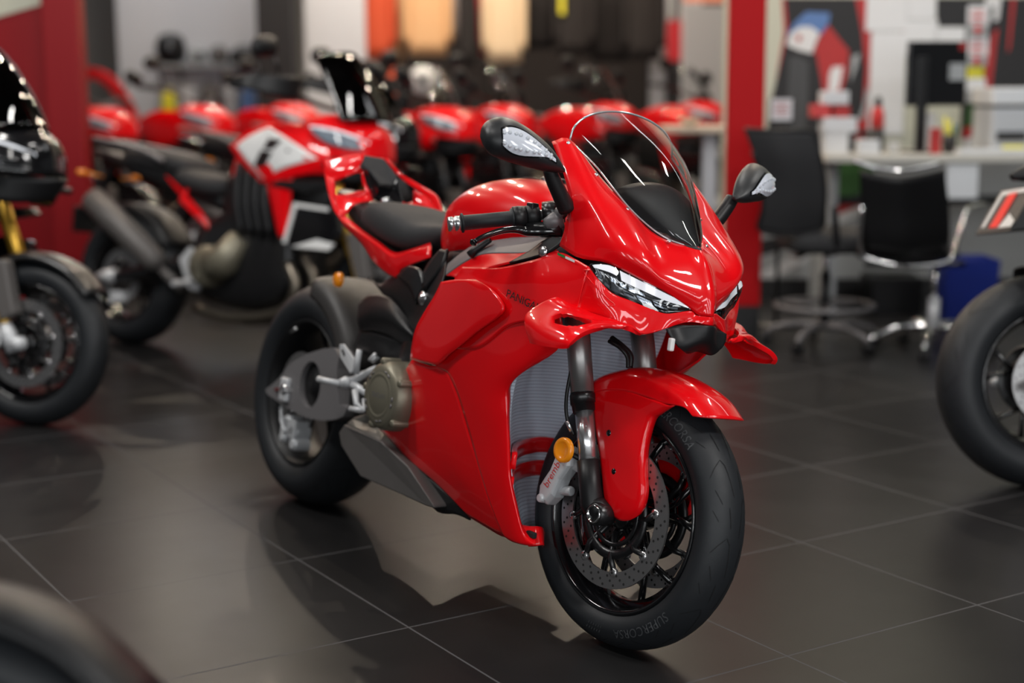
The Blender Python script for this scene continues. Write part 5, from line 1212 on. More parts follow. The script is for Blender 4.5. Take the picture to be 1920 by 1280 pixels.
shape('whpr', [(2.759, 8.998, 1.75), (2.845, 8.998, 1.75), (2.833, 8.998, 1.623), (2.802, 8.998, 1.617), (2.804, 8.998, 1.702), (2.748, 8.998, 1.708)], 2)
shape('grn', [(2.675, 8.998, 1.143), (2.771, 8.998, 1.158), (2.777, 8.998, 1.028), (2.663, 8.998, 1.004)], 3)
shape('redpr', [(2.656, 8.998, 1.004), (2.777, 8.998, 1.034), (2.78, 8.998, 0.978), (2.659, 8.998, 0.935)], 3)
shape('whpr', [(2.659, 8.998, 0.935), (2.78, 8.998, 0.978), (2.784, 8.998, 0.879), (2.663, 8.998, 0.867)], 3)
shape('asph', [(1.467, 8.998, 0.822), (3.196, 8.998, 0.815), (3.245, 8.998, -0.075), (1.487, 8.998, -0.068)], 1)
shape('blk', [(1.476, 8.998, 0.412), (1.9, 8.998, 0.521), (2.148, 8.998, 0.662), (2.143, 8.998, 0.819), (1.467, 8.998, 0.822)], 2)
shape('grn', [(1.86, 8.998, 0.82), (2.143, 8.998, 0.819), (2.148, 8.998, 0.656), (1.861, 8.998, 0.553)], 3)
shape('blk', [(1.48, 8.998, 0.253), (1.622, 8.998, 0.291), (1.809, 8.998, 0.411), (1.477, 8.998, 0.349)], 2)
shape('redpr', [(1.869, 8.998, 0.512), (1.978, 8.998, 0.568), (2.149, 8.998, 0.637), (2.151, 8.998, 0.583), (1.854, 8.998, 0.468)], 4)
shape('whpr', [(1.854, 8.998, 0.468), (2.151, 8.998, 0.583), (2.152, 8.998, 0.542), (1.903, 8.998, 0.426), (1.814, 8.998, 0.43)], 4)
shape('redpr', [(1.654, 8.998, 0.252), (1.78, 8.998, 0.296), (1.86, 8.998, 0.296), (1.718, 8.998, 0.233)], 3)
shape('whpr', [(1.482, 8.998, 0.151), (1.717, 8.998, 0.278), (1.844, 8.998, 0.29), (1.719, 8.998, 0.204), (1.484, 8.998, 0.061)], 3)
mo = mu.build('wall_mural', [W[k] for k in MM], None, False)
tag(mo, 'large printed racing picture in red, black and white on the wall behind the desk', 'mural')
boxo('baseboard_desk', (3.6, 8.97, 0.06), (4.7, 0.05, 0.12), W['blackpost'], kind='structure', bev=0)

def sheet(name, a, b, label, m=None, group=None, cat='paper', th=0.004):
    """flat sheet on the wall between two opposite corners"""
    x0, x1 = sorted((a[0], b[0])); z0, z1 = sorted((a[2], b[2]))
    return boxo(name, ((x0 + x1) / 2, a[1], (z0 + z1) / 2), (x1 - x0, th, z1 - z0), m or W['paper'], label, cat, group, bev=0)
PG = 'papers pinned to the wall print'
sheet('paper_sheet', (2.062, 8.992, 1.759), (2.301, 8.992, 1.564), 'white paper sheet high on the wall left of the others', None, PG)
sheet('paper_sheet', (2.299, 8.992, 1.758), (2.465, 8.992, 1.63), 'white paper sheet at the top of the wall above the monitor', None, PG)
sheet('paper_sheet', (2.096, 8.992, 1.559), (2.299, 8.992, 0.968), 'long white paper sheet hanging beside the red bottle', None, PG)
sheet('paper_sheet', (2.292, 8.99, 1.625), (2.48, 8.99, 1.423), 'white printed table sheet just above the monitor', None, PG)
sheet('paper_sheet', (2.476, 8.99, 1.584), (2.641, 8.99, 1.422), 'white paper sheet above the right half of the monitor', None, PG)
NG = 'small cards on the strip beside the printer'
for a, b, m, l in (((2.65, 8.99, 1.708), (2.776, 8.99, 1.598), 'paper', 'white card with red lines at the top of the strip'), ((2.655, 8.99, 1.532), (2.778, 8.99, 1.419), 'paper', 'white card with red lines in the middle of the strip'),
                   ((2.66, 8.99, 1.361), (2.759, 8.99, 1.293), 'yellow', 'yellow note on the strip'), ((2.66, 8.99, 1.291), (2.772, 8.99, 1.217), 'paper', 'small white card under the yellow note')):
    o = sheet('notice_card', a, b, l, W[m], NG, 'card')
    if 'red lines' in l:
        g = Geo(); x0, z1, y = a[0], a[2], a[1] - 0.004
        for k in range(3): g.poly([(x0 + 0.02, y, z1 - 0.03 - k * 0.028), (b[0] - 0.03, y, z1 - 0.03 - k * 0.028), (b[0] - 0.03, y, z1 - 0.042 - k * 0.028), (x0 + 0.02, y, z1 - 0.042 - k * 0.028)])
        g.xf(lambda v: (v[0] - o.location.x, v[1] - o.location.y, v[2] - o.location.z)); g.build('printed_line', W['redp'], o, False)
for a, b, l in (((2.653, 8.982, 1.593), (2.764, 8.982, 1.537), 'grey clip box with red badge below the top card'), ((2.655, 8.982, 1.413), (2.766, 8.982, 1.364), 'grey clip box with red badge below the middle card'), ((2.661, 8.982, 1.211), (2.77, 8.982, 1.152), 'grey clip box with red badge below the small card')):
    o = sheet('clip_box', a, b, l, W['asph'], 'clip boxes on the strip', 'clip box', 0.03)
    g = Geo(); g.lathe([(0, -0.018), (0.022, -0.017), (0.024, -0.01)], n=16); g.build('badge', W['redp'], o)
sheet('paper_sheet', (2.292, 8.02, 0.842), (2.457, 8.02, 0.662), 'white paper sheet hanging below the desk edge', None, None)

# ---------------- desk and what stands on it
DZ = 0.893
dk = empty('desk', (2.95, 8.4, 0), label='long pale standing height desk against the printed wall', cat='desk')
bevel(Geo().box((0, 0, DZ - 0.02), (2.60, 0.80, 0.04)).build('desktop', W['desk'], dk, False), 0.005)
for x in (-1.2, 1.2): bevel(Geo().box((x, 0.1, DZ / 2 - 0.02), (0.05, 0.5, DZ - 0.04)).build('leg', W['asph'], dk, False), 0.004)
Geo().box((0, 0.36, 0.60), (2.4, 0.02, 0.05)).build('stretcher', W['blackpost'], dk, False)
def on(name, a, b, Y, dy, m, label, cat, group=None, z0=None, rz=0):
    x0, x1 = sorted((a[0], b[0])); z1 = max(a[2], b[2]); z0 = DZ + 0.0005 if z0 is None else z0
    return boxo(name, ((x0 + x1) / 2, Y, (z0 + z1) / 2), (x1 - x0, dy, z1 - z0), m, label, cat, group, rz)
mn = empty('monitor', ((2.264, 8.3, 0.903)[0], 8.30, DZ), (0, 0, radians(8)), 'black computer monitor seen from behind on the desk', 'monitor')
bevel(Geo().box((0.03, 0, 0.42), (0.335, 0.035, 0.345)).build('screen_back', M['gloss'], mn, False), 0.008)
bevel(Geo().box((-0.06, -0.03, 0.26), (0.055, 0.03, 0.50)).build('stand', M['satin'], mn, False), 0.004)
bevel(Geo().box((-0.05, -0.02, 0.006), (0.17, 0.16, 0.012)).build('base', M['satin'], mn, False), 0.003)
bevel(Geo().box((0.165, -0.019, 0.565), (0.035, 0.003, 0.035)).build('sticker', W['redpr'], mn, False), 0.0)
bevel(Geo().box((0.14, -0.019, 0.43), (0.09, 0.003, 0.09)).build('sticker', W['asph'], mn, False), 0.0)
pr = empty('printer', ((2.7, 8.35, 0.905)[0], 8.35, DZ), label='pale grey office printer at the right end of the desk', cat='printer')
bevel(Geo().box((0, 0, 0.12), (0.27, 0.36, 0.235)).build('body', W['plast'], pr, False), 0.012)
bevel(Geo().box((0.02, 0, 0.30), (0.32, 0.38, 0.09)).build('scanner_lid', W['paper'], pr, False), 0.01)
bevel(Geo().box((0.0, 0, 0.246), (0.25, 0.33, 0.02)).build('gap', W['blackpost'], pr, False), 0.0)
bevel(Geo().box((-0.03, -0.185, 0.09), (0.16, 0.02, 0.045)).build('paper_tray', W['blackpost'], pr, False), 0.004)
on('paper_sheet', (2.351, 8.1, 0.911), (2.732, 8.1, 0.92), 8.06, 0.09, W['paper'], 'white paper lying on the desk in front of the printer', 'paper', None).dimensions
bt = empty('bottle', ((1.997, 8.35, 0.937)[0], 8.35, DZ), label='bottle with red upper half and black lower half beside the paper', cat='bottle')
Geo().lathe([(0, 0), (0.036, 0), (0.038, 0.01), (0.036, 0.13), (0.0, 0.13)], axis='Z', n=24).build('base', W['blackpost'], bt)
Geo().lathe([(0, 0.13), (0.036, 0.13), (0.035, 0.20), (0.026, 0.235), (0.018, 0.245), (0, 0.245)], axis='Z', n=24).build('upper_body', W['redp'], bt)
Geo().lathe([(0, 0.246), (0.018, 0.246), (0.020, 0.275), (0.012, 0.30), (0, 0.30)], axis='Z', n=24).build('cap', W['blackpost'], bt)
BX = 'boxes at the left end of the desk'
on('carton', (1.68, 8.25, 1.004), (1.807, 8.25, 0.912), 8.25, 0.12, W['paper'], 'white carton standing on the left end of the desk', 'box', BX)
zt = (1.68, 8.25, 1.004)[2] + 0.001
on('carton', (1.669, 8.25, 1.084), (1.847, 8.25, 1.009), 8.25, 0.14, W['paper'], 'white carton with a dark stripe on top of the white carton', 'box', BX, zt)
zt2 = (1.669, 8.25, 1.084)[2] + 0.001
on('carton', (1.612, 8.26, 1.152), (1.709, 8.26, 1.086), 8.26, 0.10, W['redp'], 'red carton above the white cartons', 'box', BX, zt2)
on('carton', (1.727, 8.26, 1.146), (1.815, 8.26, 1.086), 8.26, 0.10, W['redpr'], 'darker red carton beside the red carton', 'box', BX, zt2)
zt3 = (1.727, 8.26, 1.152)[2] + 0.002
on('carton', (1.664, 8.26, 1.223), (1.807, 8.26, 1.16), 8.26, 0.10, W['paper'], 'white rounded box on top of the red cartons', 'box', BX, zt3)
on('carton', (1.836, 8.12, 0.968), (1.949, 8.12, 0.909), 8.12, 0.09, W['paper'], 'small white box with a red corner at the desk front', 'box')
ph = empty('telephone', ((1.897, 8.4, 0.935)[0], 8.44, DZ), label='black desk telephone behind the small white box', cat='telephone')
bevel(Geo().box((0, 0, 0.035), (0.17, 0.16, 0.07)).build('base', M['black'], ph, False), 0.01)
Geo().tube([(-0.07, 0.0, 0.09), (-0.05, 0, 0.105), (0.05, 0, 0.105), (0.07, 0, 0.09)], [0.024, 0.016, 0.016, 0.024], 10).build('handset', M['black'], ph)
cu = empty('cup', ((2.036, 8.12, 0.922)[0], 8.14, DZ), label='white tilted paper cup in front of the long paper sheet', cat='cup')
Geo().lathe([(0.0, 0.001), (0.026, 0.001), (0.038, 0.06), (0.040, 0.062), (0.036, 0.06), (0.024, 0.006)], axis='Z', n=24).build('cup_wall', W['paper'], cu)
pc = empty('pen_pot', ((2.345, 8.16, 0.928)[0], 8.18, DZ), label='dark pen pot full of pens in front of the monitor', cat='pen pot')
Geo().lathe([(0, 0.001), (0.036, 0.001), (0.036, 0.10), (0.033, 0.10), (0.033, 0.008)], axis='Z', n=20).build('pot', M['satin'], pc)
for k, (dx_, dy_, h_, m_, l_) in enumerate(((-0.018, 0.0, 0.19, 'yellow', 'yellow highlighter pen standing in the pen pot'), (0.012, 0.012, 0.16, 'bluep', 'blue pen standing in the pen pot'), (0.018, -0.014, 0.15, 'grn', 'green pen standing in the pen pot'), (-0.004, -0.018, 0.17, 'yellow', 'second yellow pen standing at the front of the pen pot'))):
    o = Geo().tube([(0, 0, 0.012), (dx_ * 0.5, dy_ * 0.5, h_ * 0.6), (dx_, dy_, h_)], [0.006, 0.0095, 0.008], 8).build('pen', W[m_], None)
    o.location = (pc.location.x + dx_ * 0.6, pc.location.y + dy_ * 0.6, DZ + 0.001); tag(o, l_, 'pen', 'pens in the pen pot')
on('notebook', (2.227, 8.14, 1.028), (2.278, 8.14, 0.909), 8.12, 0.05, W['redpr'], 'dark red notebook standing on edge beside the monitor foot', 'notebook')
on('card_stand', (2.25, 8.45, 1.107), (2.34, 8.45, 0.902), 8.45, 0.02, W['paper'], 'white card standing behind the monitor foot', 'card')
on('highlighter', (2.592, 8.06, 0.928), (2.71, 8.06, 0.939), 8.06, 0.02, W['yellow'], 'yellow highlighter lying at the desk front by the printer', 'pen', None, DZ + 0.003)
# price sign on its stand beside the chair
sg = empty('sign_stand', ((1.4, 7.95, 1.036)[0], 7.95, 0), label='white price sign on a black stand next to the red pillar', cat='sign')
zz = (1.4, 7.95, 1.036)[2]
bevel(Geo().box((0, 0, zz + 0.085), (0.125, 0.012, 0.135)).build('panel', M['black'], sg, False), 0.003)
Geo().box((0, -0.0075, zz + 0.095), (0.110, 0.002, 0.110)).build('sheet', W['paper'], sg, False)
g = Geo(); [g.box((0, -0.009, zz + 0.125 - k * 0.018), (0.075 - 0.01 * (k % 2), 0.001, 0.006)) for k in range(4)]; g.build('printed_line', W['redpr'], sg, False)
Geo().tube([(0, 0, 0.01), (0, 0, zz + 0.03)], 0.012, 10).build('pole', M['satin'], sg)
Geo().lathe([(0, 0), (0.12, 0), (0.12, 0.012), (0.02, 0.02), (0, 0.02)], axis='Z', n=24).build('base', M['satin'], sg)

# ---------------- chairs, bin
def star_base(t, r, m, n=5, a0=0.3, zc=0.10, hub=True):
    for k in range(n):
        a = a0 + 2 * pi * k / n; ca, sa = cos(a), sin(a)
        Geo().tube([(0, 0, zc), (0.5 * r * ca, 0.5 * r * sa, zc + 0.005), (0.92 * r * ca, 0.92 * r * sa, 0.075), (r * ca, r * sa, 0.055)], [0.022, 0.018, 0.014, 0.012], 8, 10).build('leg', m, t)
        g = Geo()
        for s in (-0.014, 0.014): g.lathe([(0, s - 0.008), (0.024, s - 0.008), (0.027, s), (0.024, s + 0.008), (0, s + 0.008)], (0, 0, 0.027), 'Y', 16)
        g.xf(lambda v: (v[0] * ca - v[1] * sa + r * ca, v[0] * sa + v[1] * ca + r * sa, v[2])); g.build('caster', M['black'], t)
ch = empty('drafting_chair', (1.52, 7.30, 0), label='black mesh drafting chair with foot ring beside the red pillar', cat='chair')
star_base(ch, 0.28, M['frame'])
Geo().tube([(0, 0, 0.08), (0, 0, 0.36)], 0.026, 14).build('column_sleeve', M['black'], ch)
Geo().tube([(0, 0, 0.34), (0, 0, 0.48)], 0.015, 14).build('gas_column', M['steel'], ch)
rg = Geo(); rg.tube([(0.235 * cos(a), 0.235 * sin(a), 0.20) for a in [i * 2 * pi / 32 for i in range(32)]], 0.012, 8, closed=True)
for k in range(3): rg.tube([(0, 0, 0.20), (0.235 * cos(k * 2.1 + 0.4), 0.235 * sin(k * 2.1 + 0.4), 0.20)], 0.009, 6)
rg.build('foot_ring', M['frame'], ch)
loft('seat', [ring((0.06, 0.02, 0.47), (1, 0, 0), (0, 1, 0), 0.24, 0.22, 14, 4), ring((0.06, 0.02, 0.49), (1, 0, 0), (0, 1, 0), 0.28, 0.26, 14, 4), ring((0.06, 0.02, 0.55), (1, 0, 0), (0, 1, 0), 0.28, 0.26, 14, 4), ring((0.06, 0.02, 0.57), (1, 0, 0), (0, 1, 0), 0.24, 0.22, 14, 4)], M['suede'], ch, 36, 10)
bk = [[(1.075, 7.05, 1.054), (1.211, 7, 1.047), (1.392, 7.05, 1.04)], [(1.116, 7.05, 0.951), (1.25, 7, 0.94), (1.424, 7.05, 0.937)], [(1.162, 7.07, 0.815), (1.289, 7.03, 0.804), (1.457, 7.07, 0.813)], [(1.173, 7.09, 0.689), (1.297, 7.06, 0.679), (1.464, 7.09, 0.688)], [(1.165, 7.12, 0.587), (1.29, 7.1, 0.563), (1.451, 7.12, 0.586)]]
lc = lambda P, o: [[(p[0] - o.location.x, p[1] - o.location.y, p[2]) for p in r] for r in P]
patch('backrest', lc(bk, ch), W['mesh'], ch, 14, 18, 0.012)
rim = lc(bk, ch); edge = [rim[0][0], rim[0][1], rim[0][2]] + [r[2] for r in rim[1:]] + [rim[-1][1], rim[-1][0]] + [r[0] for r in rim[-2:0:-1]]
Geo().tube(edge, 0.010, 8, 60, closed=False).build('back_frame', M['black'], ch)
Geo().tube([(0, -0.05, 0.47), (0.0, -0.22, 0.50), (-0.02, -0.25, 0.70)], [0.02, 0.02, 0.015], 8, 10).build('back_bracket', M['black'], ch)
c2 = empty('sling_chair', (2.0, 7.12, 0), label='black sling office chair with chrome frame and arms in front of the desk', cat='chair')
star_base(c2, 0.29, M['chrome'], a0=0.55, zc=0.12)
Geo().tube([(0, 0, 0.10), (0, 0, 0.26)], 0.028, 14).build('column_sleeve', M['alu'], c2)
Geo().tube([(0, 0, 0.24), (0, 0, 0.43)], 0.014, 14).build('gas_column', M['chrome'], c2)
bk = [[(1.566, 6.85, 0.874), (1.741, 6.8, 0.848), (1.953, 6.88, 0.876)], [(1.587, 6.9, 0.715), (1.76, 6.85, 0.694), (1.99, 6.92, 0.711)], [(1.607, 6.95, 0.552), (1.783, 6.9, 0.531), (2.017, 6.97, 0.548)], [(1.637, 7.02, 0.482), (1.812, 7, 0.454), (2.03, 7.04, 0.476)]]
patch('backrest', lc(bk, c2), M['black'], c2, 14, 16, 0.012)
st_ = [[(1.637, 7.02, 0.482), (1.812, 7, 0.454), (2.03, 7.04, 0.476)], [(1.68, 7.28, 0.445), (1.93, 7.28, 0.425), (2.16, 7.28, 0.445)], [(1.68, 7.46, 0.46), (1.93, 7.46, 0.45), (2.16, 7.46, 0.46)]]
patch('seat', lc(st_, c2), M['suede'], c2, 14, 10, 0.03)
tr = lambda P: [(p[0] - c2.location.x, p[1] - c2.location.y, p[2]) for p in P]
Geo().tube(tr([(1.536, 6.84, 0.918), (1.625, 6.82, 0.89), (1.74, 6.8, 0.876), (1.857, 6.84, 0.89), (1.937, 6.88, 0.905)]), 0.010, 8, 20).build('top_bar', M['chrome'], c2)
Geo().tube(tr([(1.595, 6.9, 0.715), (1.594, 6.92, 0.579), (1.614, 6.94, 0.484), (1.713, 6.92, 0.449), (1.836, 6.92, 0.431), (1.982, 6.96, 0.438), (2.043, 7, 0.471), (2.092, 7.05, 0.589), (2.135, 7.1, 0.68), (2.279, 7.3, 0.689)]), 0.0105, 8, 40).build('arm_frame', M['chrome'], c2)
Geo().tube(tr([(1.66, 7.1, 0.42), (1.9, 7.14, 0.415), (2.14, 7.12, 0.42)]), 0.014, 8, 10).build('seat_support', M['satin'], c2)
bn = empty('recycling_bin', ((2.338, 7.75, 0.055)[0], 7.78, 0), label='blue plastic recycling bin on the floor under the desk', cat='bin')
zt = (2.279, 7.6, 0.377)[2]
g = Geo(); o_ = [(-0.118, -0.12), (0.118, -0.12), (0.118, 0.12), (-0.118, 0.12)]
def rq(s, z): return [(x * s, y * s, z) for x, y in o_]
V = rq(1.0, 0.002) + rq(1.18, zt) + rq(1.14, zt) + rq(0.96, 0.015)
g.add(V, [(0, 1, 2, 3)] + [(k * 4 + i, k * 4 + (i + 1) % 4, k * 4 + 4 + (i + 1) % 4, k * 4 + 4 + i) for k in range(3) for i in range(4)] + [(12, 13, 14, 15)])
bevel(g.build('bin_body', W['blue'], bn, False), 0.01)

boxo('computer_case', (2.14, 8.5, 0.10), (0.28, 0.30, 0.20), M['black'], 'black computer case on the floor under the desk', 'computer')

# ---------------- tall table behind the sport motorcycle
tb = empty('bar_table', (1.02, 8.62, 0), label='small tall table with pale top behind the windscreen', cat='table')
tz = (1.023, 8.6, 1.032)[2]
bevel(Geo().box((0.03, 0, tz - 0.018), (0.40, 0.40, 0.036)).build('tabletop', W['wood'], tb, False), 0.006)
bevel(Geo().box((0.09, -0.05, tz / 2 - 0.02), (0.075, 0.075, tz - 0.04)).build('leg', W['plast'], tb, False), 0.004)
bevel(Geo().box((0.09, 0.0, 0.012), (0.34, 0.34, 0.024)).build('base', W['asph'], tb, False), 0.004)
bw = Geo().lathe([(0, 0.0), (0.03, 0.0), (0.055, 0.03), (0.06, 0.045), (0.056, 0.045), (0.03, 0.008), (0, 0.006)], axis='Z', n=28).build('bowl', W['wood'], None); bw.location = (1.0, 8.58, tz + 0.001)
tag(bw, 'pale shallow bowl on the tall table', 'bowl')

# ---------------- display shelf and wall goods on the grey display wall
def shelf(z, x0, x1, Y, label):
    s_ = empty('wall_shelf', ((x0 + x1) / 2, Y, z), label=label, cat='shelf')
    Geo().box((0, 0, 0), (x1 - x0, 0.30, 0.03)).build('board', W['asph'], s_, False)
    for sx in (-0.3, 0.3): Geo().prism([(0, -0.015), (0, -0.14), (0.02, -0.14), (0.12, -0.015)], sx, sx + 0.02).xf(lambda v: (v[1], 0.14 - v[0], v[2])).build('bracket', M['satin'], s_, False)
    return z + 0.0155
za = shelf(1.475, -3.55, -2.5, 15.38, 'upper grey shelf on the pale display wall'); zb = shelf(1.0, -3.55, -2.5, 15.38, 'lower grey shelf on the pale display wall')
def helmet(x, Y, z, m, label, group, s=1.0, rz=0.0):
    h = empty('helmet', (x, Y, z), (0, 0, rz), label, 'helmet', group)
    loft('shell', [ring((0, 0, 0.012 * s), (1, 0, 0), (0, 1, 0), 0.085 * s, 0.095 * s), ring((0, 0, 0.08 * s), (1, 0, 0), (0, 1, 0), 0.115 * s, 0.135 * s), ring((0, 0.0, 0.16 * s), (1, 0, 0), (0, 1, 0), 0.115 * s, 0.135 * s), ring((0, 0.01, 0.225 * s), (1, 0, 0), (0, 1, 0), 0.08 * s, 0.095 * s), ring((0, 0.01, 0.245 * s), (1, 0, 0), (0, 1, 0), 0.02 * s, 0.025 * s)], m, h, 20, 14)
    v = [[(0.10 * s * sin(a), -0.139 * s * cos(a) - 0.0, zz * s) for a in (-0.9, -0.45, 0, 0.45, 0.9)] for zz in (0.10, 0.135, 0.17)]
    patch('visor', v, M['gloss'], h, 12, 6, 0.006); return h
HG = 'goods on the upper wall shelf'
helmet(-3.38, 15.36, za, M['black'], 'large black helmet at the left end of the upper wall shelf', HG, 1.25)
helmet(-3.12, 15.38, za, W['asph'], 'small dark grey helmet on the upper wall shelf', HG, 0.7, 0.5)
helmet(-2.91, 15.38, za, M['grey'], 'brownish grey helmet on the upper wall shelf', HG, 0.75, -0.4)
def bag(x, Y, z, w, h, d, m, label, group):
    b_ = empty('bag', (x, Y, z), label=label, cat='bag', group=group)
    loft('body', [ring((0, 0, 0), (1, 0, 0), (0, 1, 0), w * 0.46, d * 0.46, 14, 4), ring((0, 0, h * 0.15), (1, 0, 0), (0, 1, 0), w * 0.5, d * 0.5, 14, 4), ring((0, 0, h * 0.8), (1, 0, 0), (0, 1, 0), w * 0.46, d * 0.46, 14, 3.5), ring((0, 0, h), (1, 0, 0), (0, 1, 0), w * 0.3, d * 0.3, 14, 3)], m, b_, 24, 10)
    Geo().tube([(-w * 0.25, 0, h * 0.95), (-w * 0.2, 0, h * 1.15), (w * 0.2, 0, h * 1.15), (w * 0.25, 0, h * 0.95)], 0.01, 6, 14).build('handle', m, b_); return b_
bag(-2.65, 15.38, za, 0.30, 0.15, 0.22, M['black'], 'black bag at the right end of the upper wall shelf', HG)
LG = 'goods on the lower wall shelf'
for k, (x, w, h, m, l) in enumerate(((-3.42, 0.14, 0.20, W['yellow'], 'yellow bag on the lower wall shelf'), (-3.22, 0.18, 0.24, W['plast'], 'pale grey bag on the lower wall shelf'), (-3.00, 0.18, 0.26, M['grey'], 'brown bag on the lower wall shelf'), (-2.80, 0.14, 0.28, W['plast'], 'tall pale bag on the lower wall shelf'), (-2.62, 0.16, 0.24, W['bluep'], 'dark blue bag on the lower wall shelf'))):
    bag(x, 15.36, zb, w, h, 0.16, m, l, LG)
# red arch standing left of the display wall
ar = Geo(); rows = []
for a in [i * pi / 16 for i in range(17)]:
    rows.append([(0.52 * cos(a), -0.09, 0.35 + 1.1 * sin(a)), (0.52 * cos(a), 0.09, 0.35 + 1.1 * sin(a)), (0.44 * cos(a), 0.09, 0.35 + 1.0 * sin(a)), (0.44 * cos(a), -0.09, 0.35 + 1.0 * sin(a))])
for r in rows: ar.V += r
for j in range(16):
    for i in range(4): ar.F.append((j * 4 + i, j * 4 + (i + 1) % 4, j * 4 + 4 + (i + 1) % 4, j * 4 + 4 + i)); ar.S.append(0)
for sx in (0.48, -0.48): ar.box((sx, 0, 0.18), (0.08, 0.18, 0.36))
o = bevel(ar.build('display_arch', W['redpillar'], None, False), 0.008); o.location = (-3.98, 14.6, 0); tag(o, 'red curved display arch left of the pale display wall', 'arch')

# ---------------- clothes in the shop behind
def garment(x, Y, ztop, h, w, m, label, group=None, rz=0.0, kind='jacket'):
    J = empty(kind, (x, Y, ztop - h), (0, 0, rz), label, kind, group)
    loft('torso', [ring((0, 0, 0), (1, 0, 0), (0, 1, 0), w * 0.46, 0.06, 14, 2.6), ring((0, 0, h * 0.5), (1, 0, 0), (0, 1, 0), w * 0.42, 0.058, 14, 2.6), ring((0, 0, h * 0.85), (1, 0, 0), (0, 1, 0), w * 0.46, 0.058, 14, 2.6), ring((0, 0, h * 0.96), (1, 0, 0), (0, 1, 0), w * 0.28, 0.06, 14), ring((0, 0, h), (1, 0, 0), (0, 1, 0), w * 0.13, 0.05, 14)], m, J, 24, 16)
    for s in (-1, 1):
        Geo().tube([(s * w * 0.40, 0, h * 0.90), (s * w * 0.48, -0.01, h * 0.60), (s * w * 0.50, -0.02, h * 0.12)], [w * 0.13, w * 0.12, w * 0.09], 10, 12).build('sleeve', m, J)
    Geo().tube([(-w * 0.3, 0, h * 0.97), (0, 0, h * 1.03), (0, 0, h * 1.10), (0.03, 0, h * 1.14), (0.02, 0, h * 1.17)], 0.006, 6, 12).build('hanger', M['steel'], J); return J
cream = mat('cream_fabric', (0.72, 0.55, 0.36, 1), 0.85); tan = mat('tan_fabric', (0.68, 0.40, 0.20, 1), 0.85); greyf = mat('grey_fabric', (0.42, 0.37, 0.36, 1), 0.85); oran = mat('orange_fabric', (0.55, 0.07, 0.02, 1), 0.8); redf = mat('red_fabric', (0.50, 0.02, 0.03, 1), 0.8); blf = mat('black_fabric', (0.014, 0.011, 0.011, 1), 0.85)
JG = 'clothes hanging in the shop'
for Yr, l in ((14.60, 'front black clothes rail carrying the hanging clothes'), (14.92, 'rear black clothes rail behind the front rail')):
    rl = empty('clothes_rail', (0.0, Yr, 0), label=l, cat='rail')
    Geo().tube([(-1.6, 0, 2.62), (1.6, 0, 2.62)], 0.012, 8).build('bar', M['satin'], rl)
    for x in (-1.58, 1.58): Geo().tube([(x, 0, 0.0), (x, 0, 2.62)], 0.018, 8).build('post', M['satin'], rl)
for x, Yr, zb_, w, m, l in ((-1.277, 14.60, 1.52, 0.34, oran, 'orange red jacket hanging at the left of the clothes rail'), (-1.107, 14.92, 1.50, 0.16, tan, 'narrow tan jacket beside the orange red jacket'), (-0.785, 14.60, 1.55, 0.40, tan, 'wide tan jacket hanging above the white helmet'), (-0.525, 14.92, 1.72, 0.20, greyf, 'pale grey jacket right of the wide tan jacket'),
                         (-0.405, 14.60, 1.45, 0.15, blf, 'black jacket between the pale grey and the red jacket'), (-0.245, 14.92, 1.55, 0.13, redf, 'narrow red jacket beside the cream jacket'), (-0.060, 14.60, 1.48, 0.36, cream, 'cream jacket hanging in the middle of the rail'), (0.262, 14.92, 1.62, 0.32, blf, 'black jacket right of the cream jacket'),
                         (0.60, 14.60, 1.55, 0.34, blf, 'black jacket with yellow trim'), (0.953, 14.92, 1.50, 0.38, blf, 'second black jacket from the right end of the rail'), (1.26, 14.60, 1.50, 0.34, blf, 'black jacket at the right end of the rail')):
    J = garment(x, Yr, 2.45, 2.45 - zb_, w, m, l, JG)
    if 'yellow trim' in l:
        Geo().box((-0.12, -0.065, 0.55), (0.05, 0.01, 0.35)).build('trim', W['yellow'], J, False)
tbs = empty('display_table', (-0.85, 13.75, 0), label='low dark display table under the tan jackets', cat='table')
Geo().box((0, 0, 1.16), (0.75, 0.45, 0.04)).build('tabletop', W['dark'], tbs, False)
for sx in (-0.33, 0.33):
    for sy in (-0.18, 0.18): Geo().box((sx, sy, 0.57), (0.04, 0.04, 1.14)).build('leg', W['dark'], tbs, False)
helmet(-0.78, 13.72, 1.181, W['whpr'], 'white helmet on the low display table under the tan jackets', None, 1.05)
bag(-1.02, 13.72, 1.181, 0.17, 0.20, 0.16, oran, 'orange red bag left of the white helmet', None)
# mirror counter at the right of the shop
ct = empty('shop_counter', (1.78, 14.0, 0), label='grey counter with a coloured sign board above, left of the red pillar', cat='counter')
Geo().box((0, 0, 0.98), (0.46, 0.4, 1.96)).build('body', W['plast'], ct, False)
bevel(Geo().box((0.0, -0.02, 2.10), (0.44, 0.10, 0.20)).build('sign_board', mat('warm_sign', (0.6, 0.22, 0.14, 1), 0.5, emit=(1, 0.35, 0.2, 1), strength=0.25), ct, False), 0.01)
boxo('bag_plinth', (1.488, 14.1, 0.739), (0.13, 0.13, 1.478), M['black'], 'narrow black plinth under the red bag', 'plinth')
boxo('shop_bag', (1.488, 14.1, 1.66), (0.12, 0.12, 0.36), redf, 'red bag standing on a black plinth left of the grey counter', 'bag')
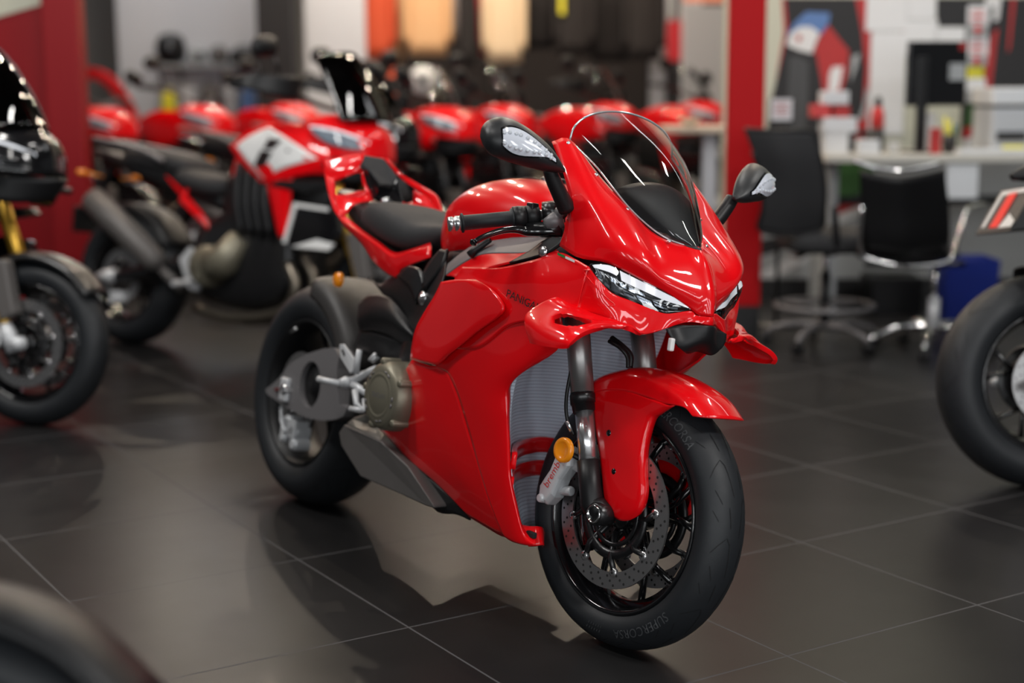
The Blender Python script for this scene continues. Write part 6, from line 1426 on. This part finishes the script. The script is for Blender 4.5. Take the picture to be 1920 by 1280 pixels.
# ---------------- lights
def area(loc, target, sx, sy, e, c=(1, 1, 1), shape='RECTANGLE'):
    l = bpy.data.lights.new('lamp', 'AREA'); l.shape = shape; l.size = sx
    if shape in ('RECTANGLE', 'ELLIPSE'): l.size_y = sy
    l.energy = e; l.color = c
    o = bpy.data.objects.new('area_light', l); LINK(o); o.location = loc
    o.rotation_euler = (Vector(target) - Vector(loc)).to_track_quat('-Z', 'Y').to_euler(); return o
area((3.0, 0.8, 3.7), (0.4, 4.0, 0.6), 1.3, 0.5, 75, (1.0, 0.98, 0.96))
for k in range(6): area((-4.2 + 2.1 * k, -5.6, 2.3), (0.3, 4.0, 0.6), 0.6, 3.2, 62, (0.95, 0.98, 1.0))  # unseen upright panels added behind the camera for front fill and streak reflections
area((-3.2, 4.2, 3.8), (-1.2, 7.0, 0.9), 1.4, 0.4, 75, (1.0, 0.98, 0.95))  # fill light added to brighten the white number panel
for x in (-1.7, 0.5, 2.6):
    for y in (2.4, 5.2): area((x, y, 3.9), (x, y, 0), 0.12, 0.8, 20, (1.0, 0.97, 0.93))
for x in (-3.2, -1.9, -0.6, 0.7, 2.0):
    for y in (8.2, 11.0, 13.6): area((x, y, 3.9), (x + 0.1, y - 0.5, 0), 0.10, 0.10, 24, (1.0, 0.84, 0.66), 'DISK')
area((-3.2, 14.95, 4.1), (-3.2, 15.6, 3.4), 1.6, 0.2, 28, (0.95, 0.97, 1.0))
area((-3.2, 12.6, 3.9), (-3.2, 15.6, 1.2), 1.2, 0.3, 11, (0.95, 0.97, 1.0))
area((-1.5, 13.6, 4.1), (-1.6, 14.5, 2.9), 1.2, 0.3, 22, (1.0, 0.95, 0.9))
area((0.0, 13.2, 3.9), (0.0, 14.8, 1.8), 2.4, 0.3, 60, (1.0, 0.84, 0.66))
area((3.0, 6.8, 3.9), (2.8, 8.6, 1.0), 2.4, 0.6, 26, (0.98, 0.99, 1.0))
world = bpy.data.worlds.new('world'); scene.world = world; world.use_nodes = True
bg = world.node_tree.nodes['Background']; bg.inputs['Color'].default_value = (0.9, 0.95, 1.0, 1); bg.inputs['Strength'].default_value = 0.09

# ---------------------------------------------------------------- camera
cam = bpy.data.cameras.new('camera'); co = bpy.data.objects.new('camera', cam); LINK(co)
cam.sensor_width = 36.0; cam.lens = 2844.9 * 36 / 1920
co.matrix_world = Matrix.Translation((0, 0, 1.249)) @ Matrix.Rotation(pi / 2 - 0.16575, 4, 'X') @ Matrix.Rotation(CAM_ROLL, 4, 'Z')
cam.dof.use_dof = True; cam.dof.focus_distance = 3.38; cam.dof.aperture_fstop = 1.4
cam.clip_end = 200
scene.camera = co
scene.view_settings.view_transform = 'Standard'; scene.view_settings.look = 'None'
scene.cycles.use_denoising = True
scene.cycles.max_bounces = 8; scene.cycles.diffuse_bounces = 3; scene.cycles.glossy_bounces = 4; scene.cycles.transmission_bounces = 4; scene.cycles.transparent_max_bounces = 12
scene.cycles.sample_clamp_indirect = 4.0; scene.cycles.caustics_reflective = False; scene.cycles.caustics_refractive = False
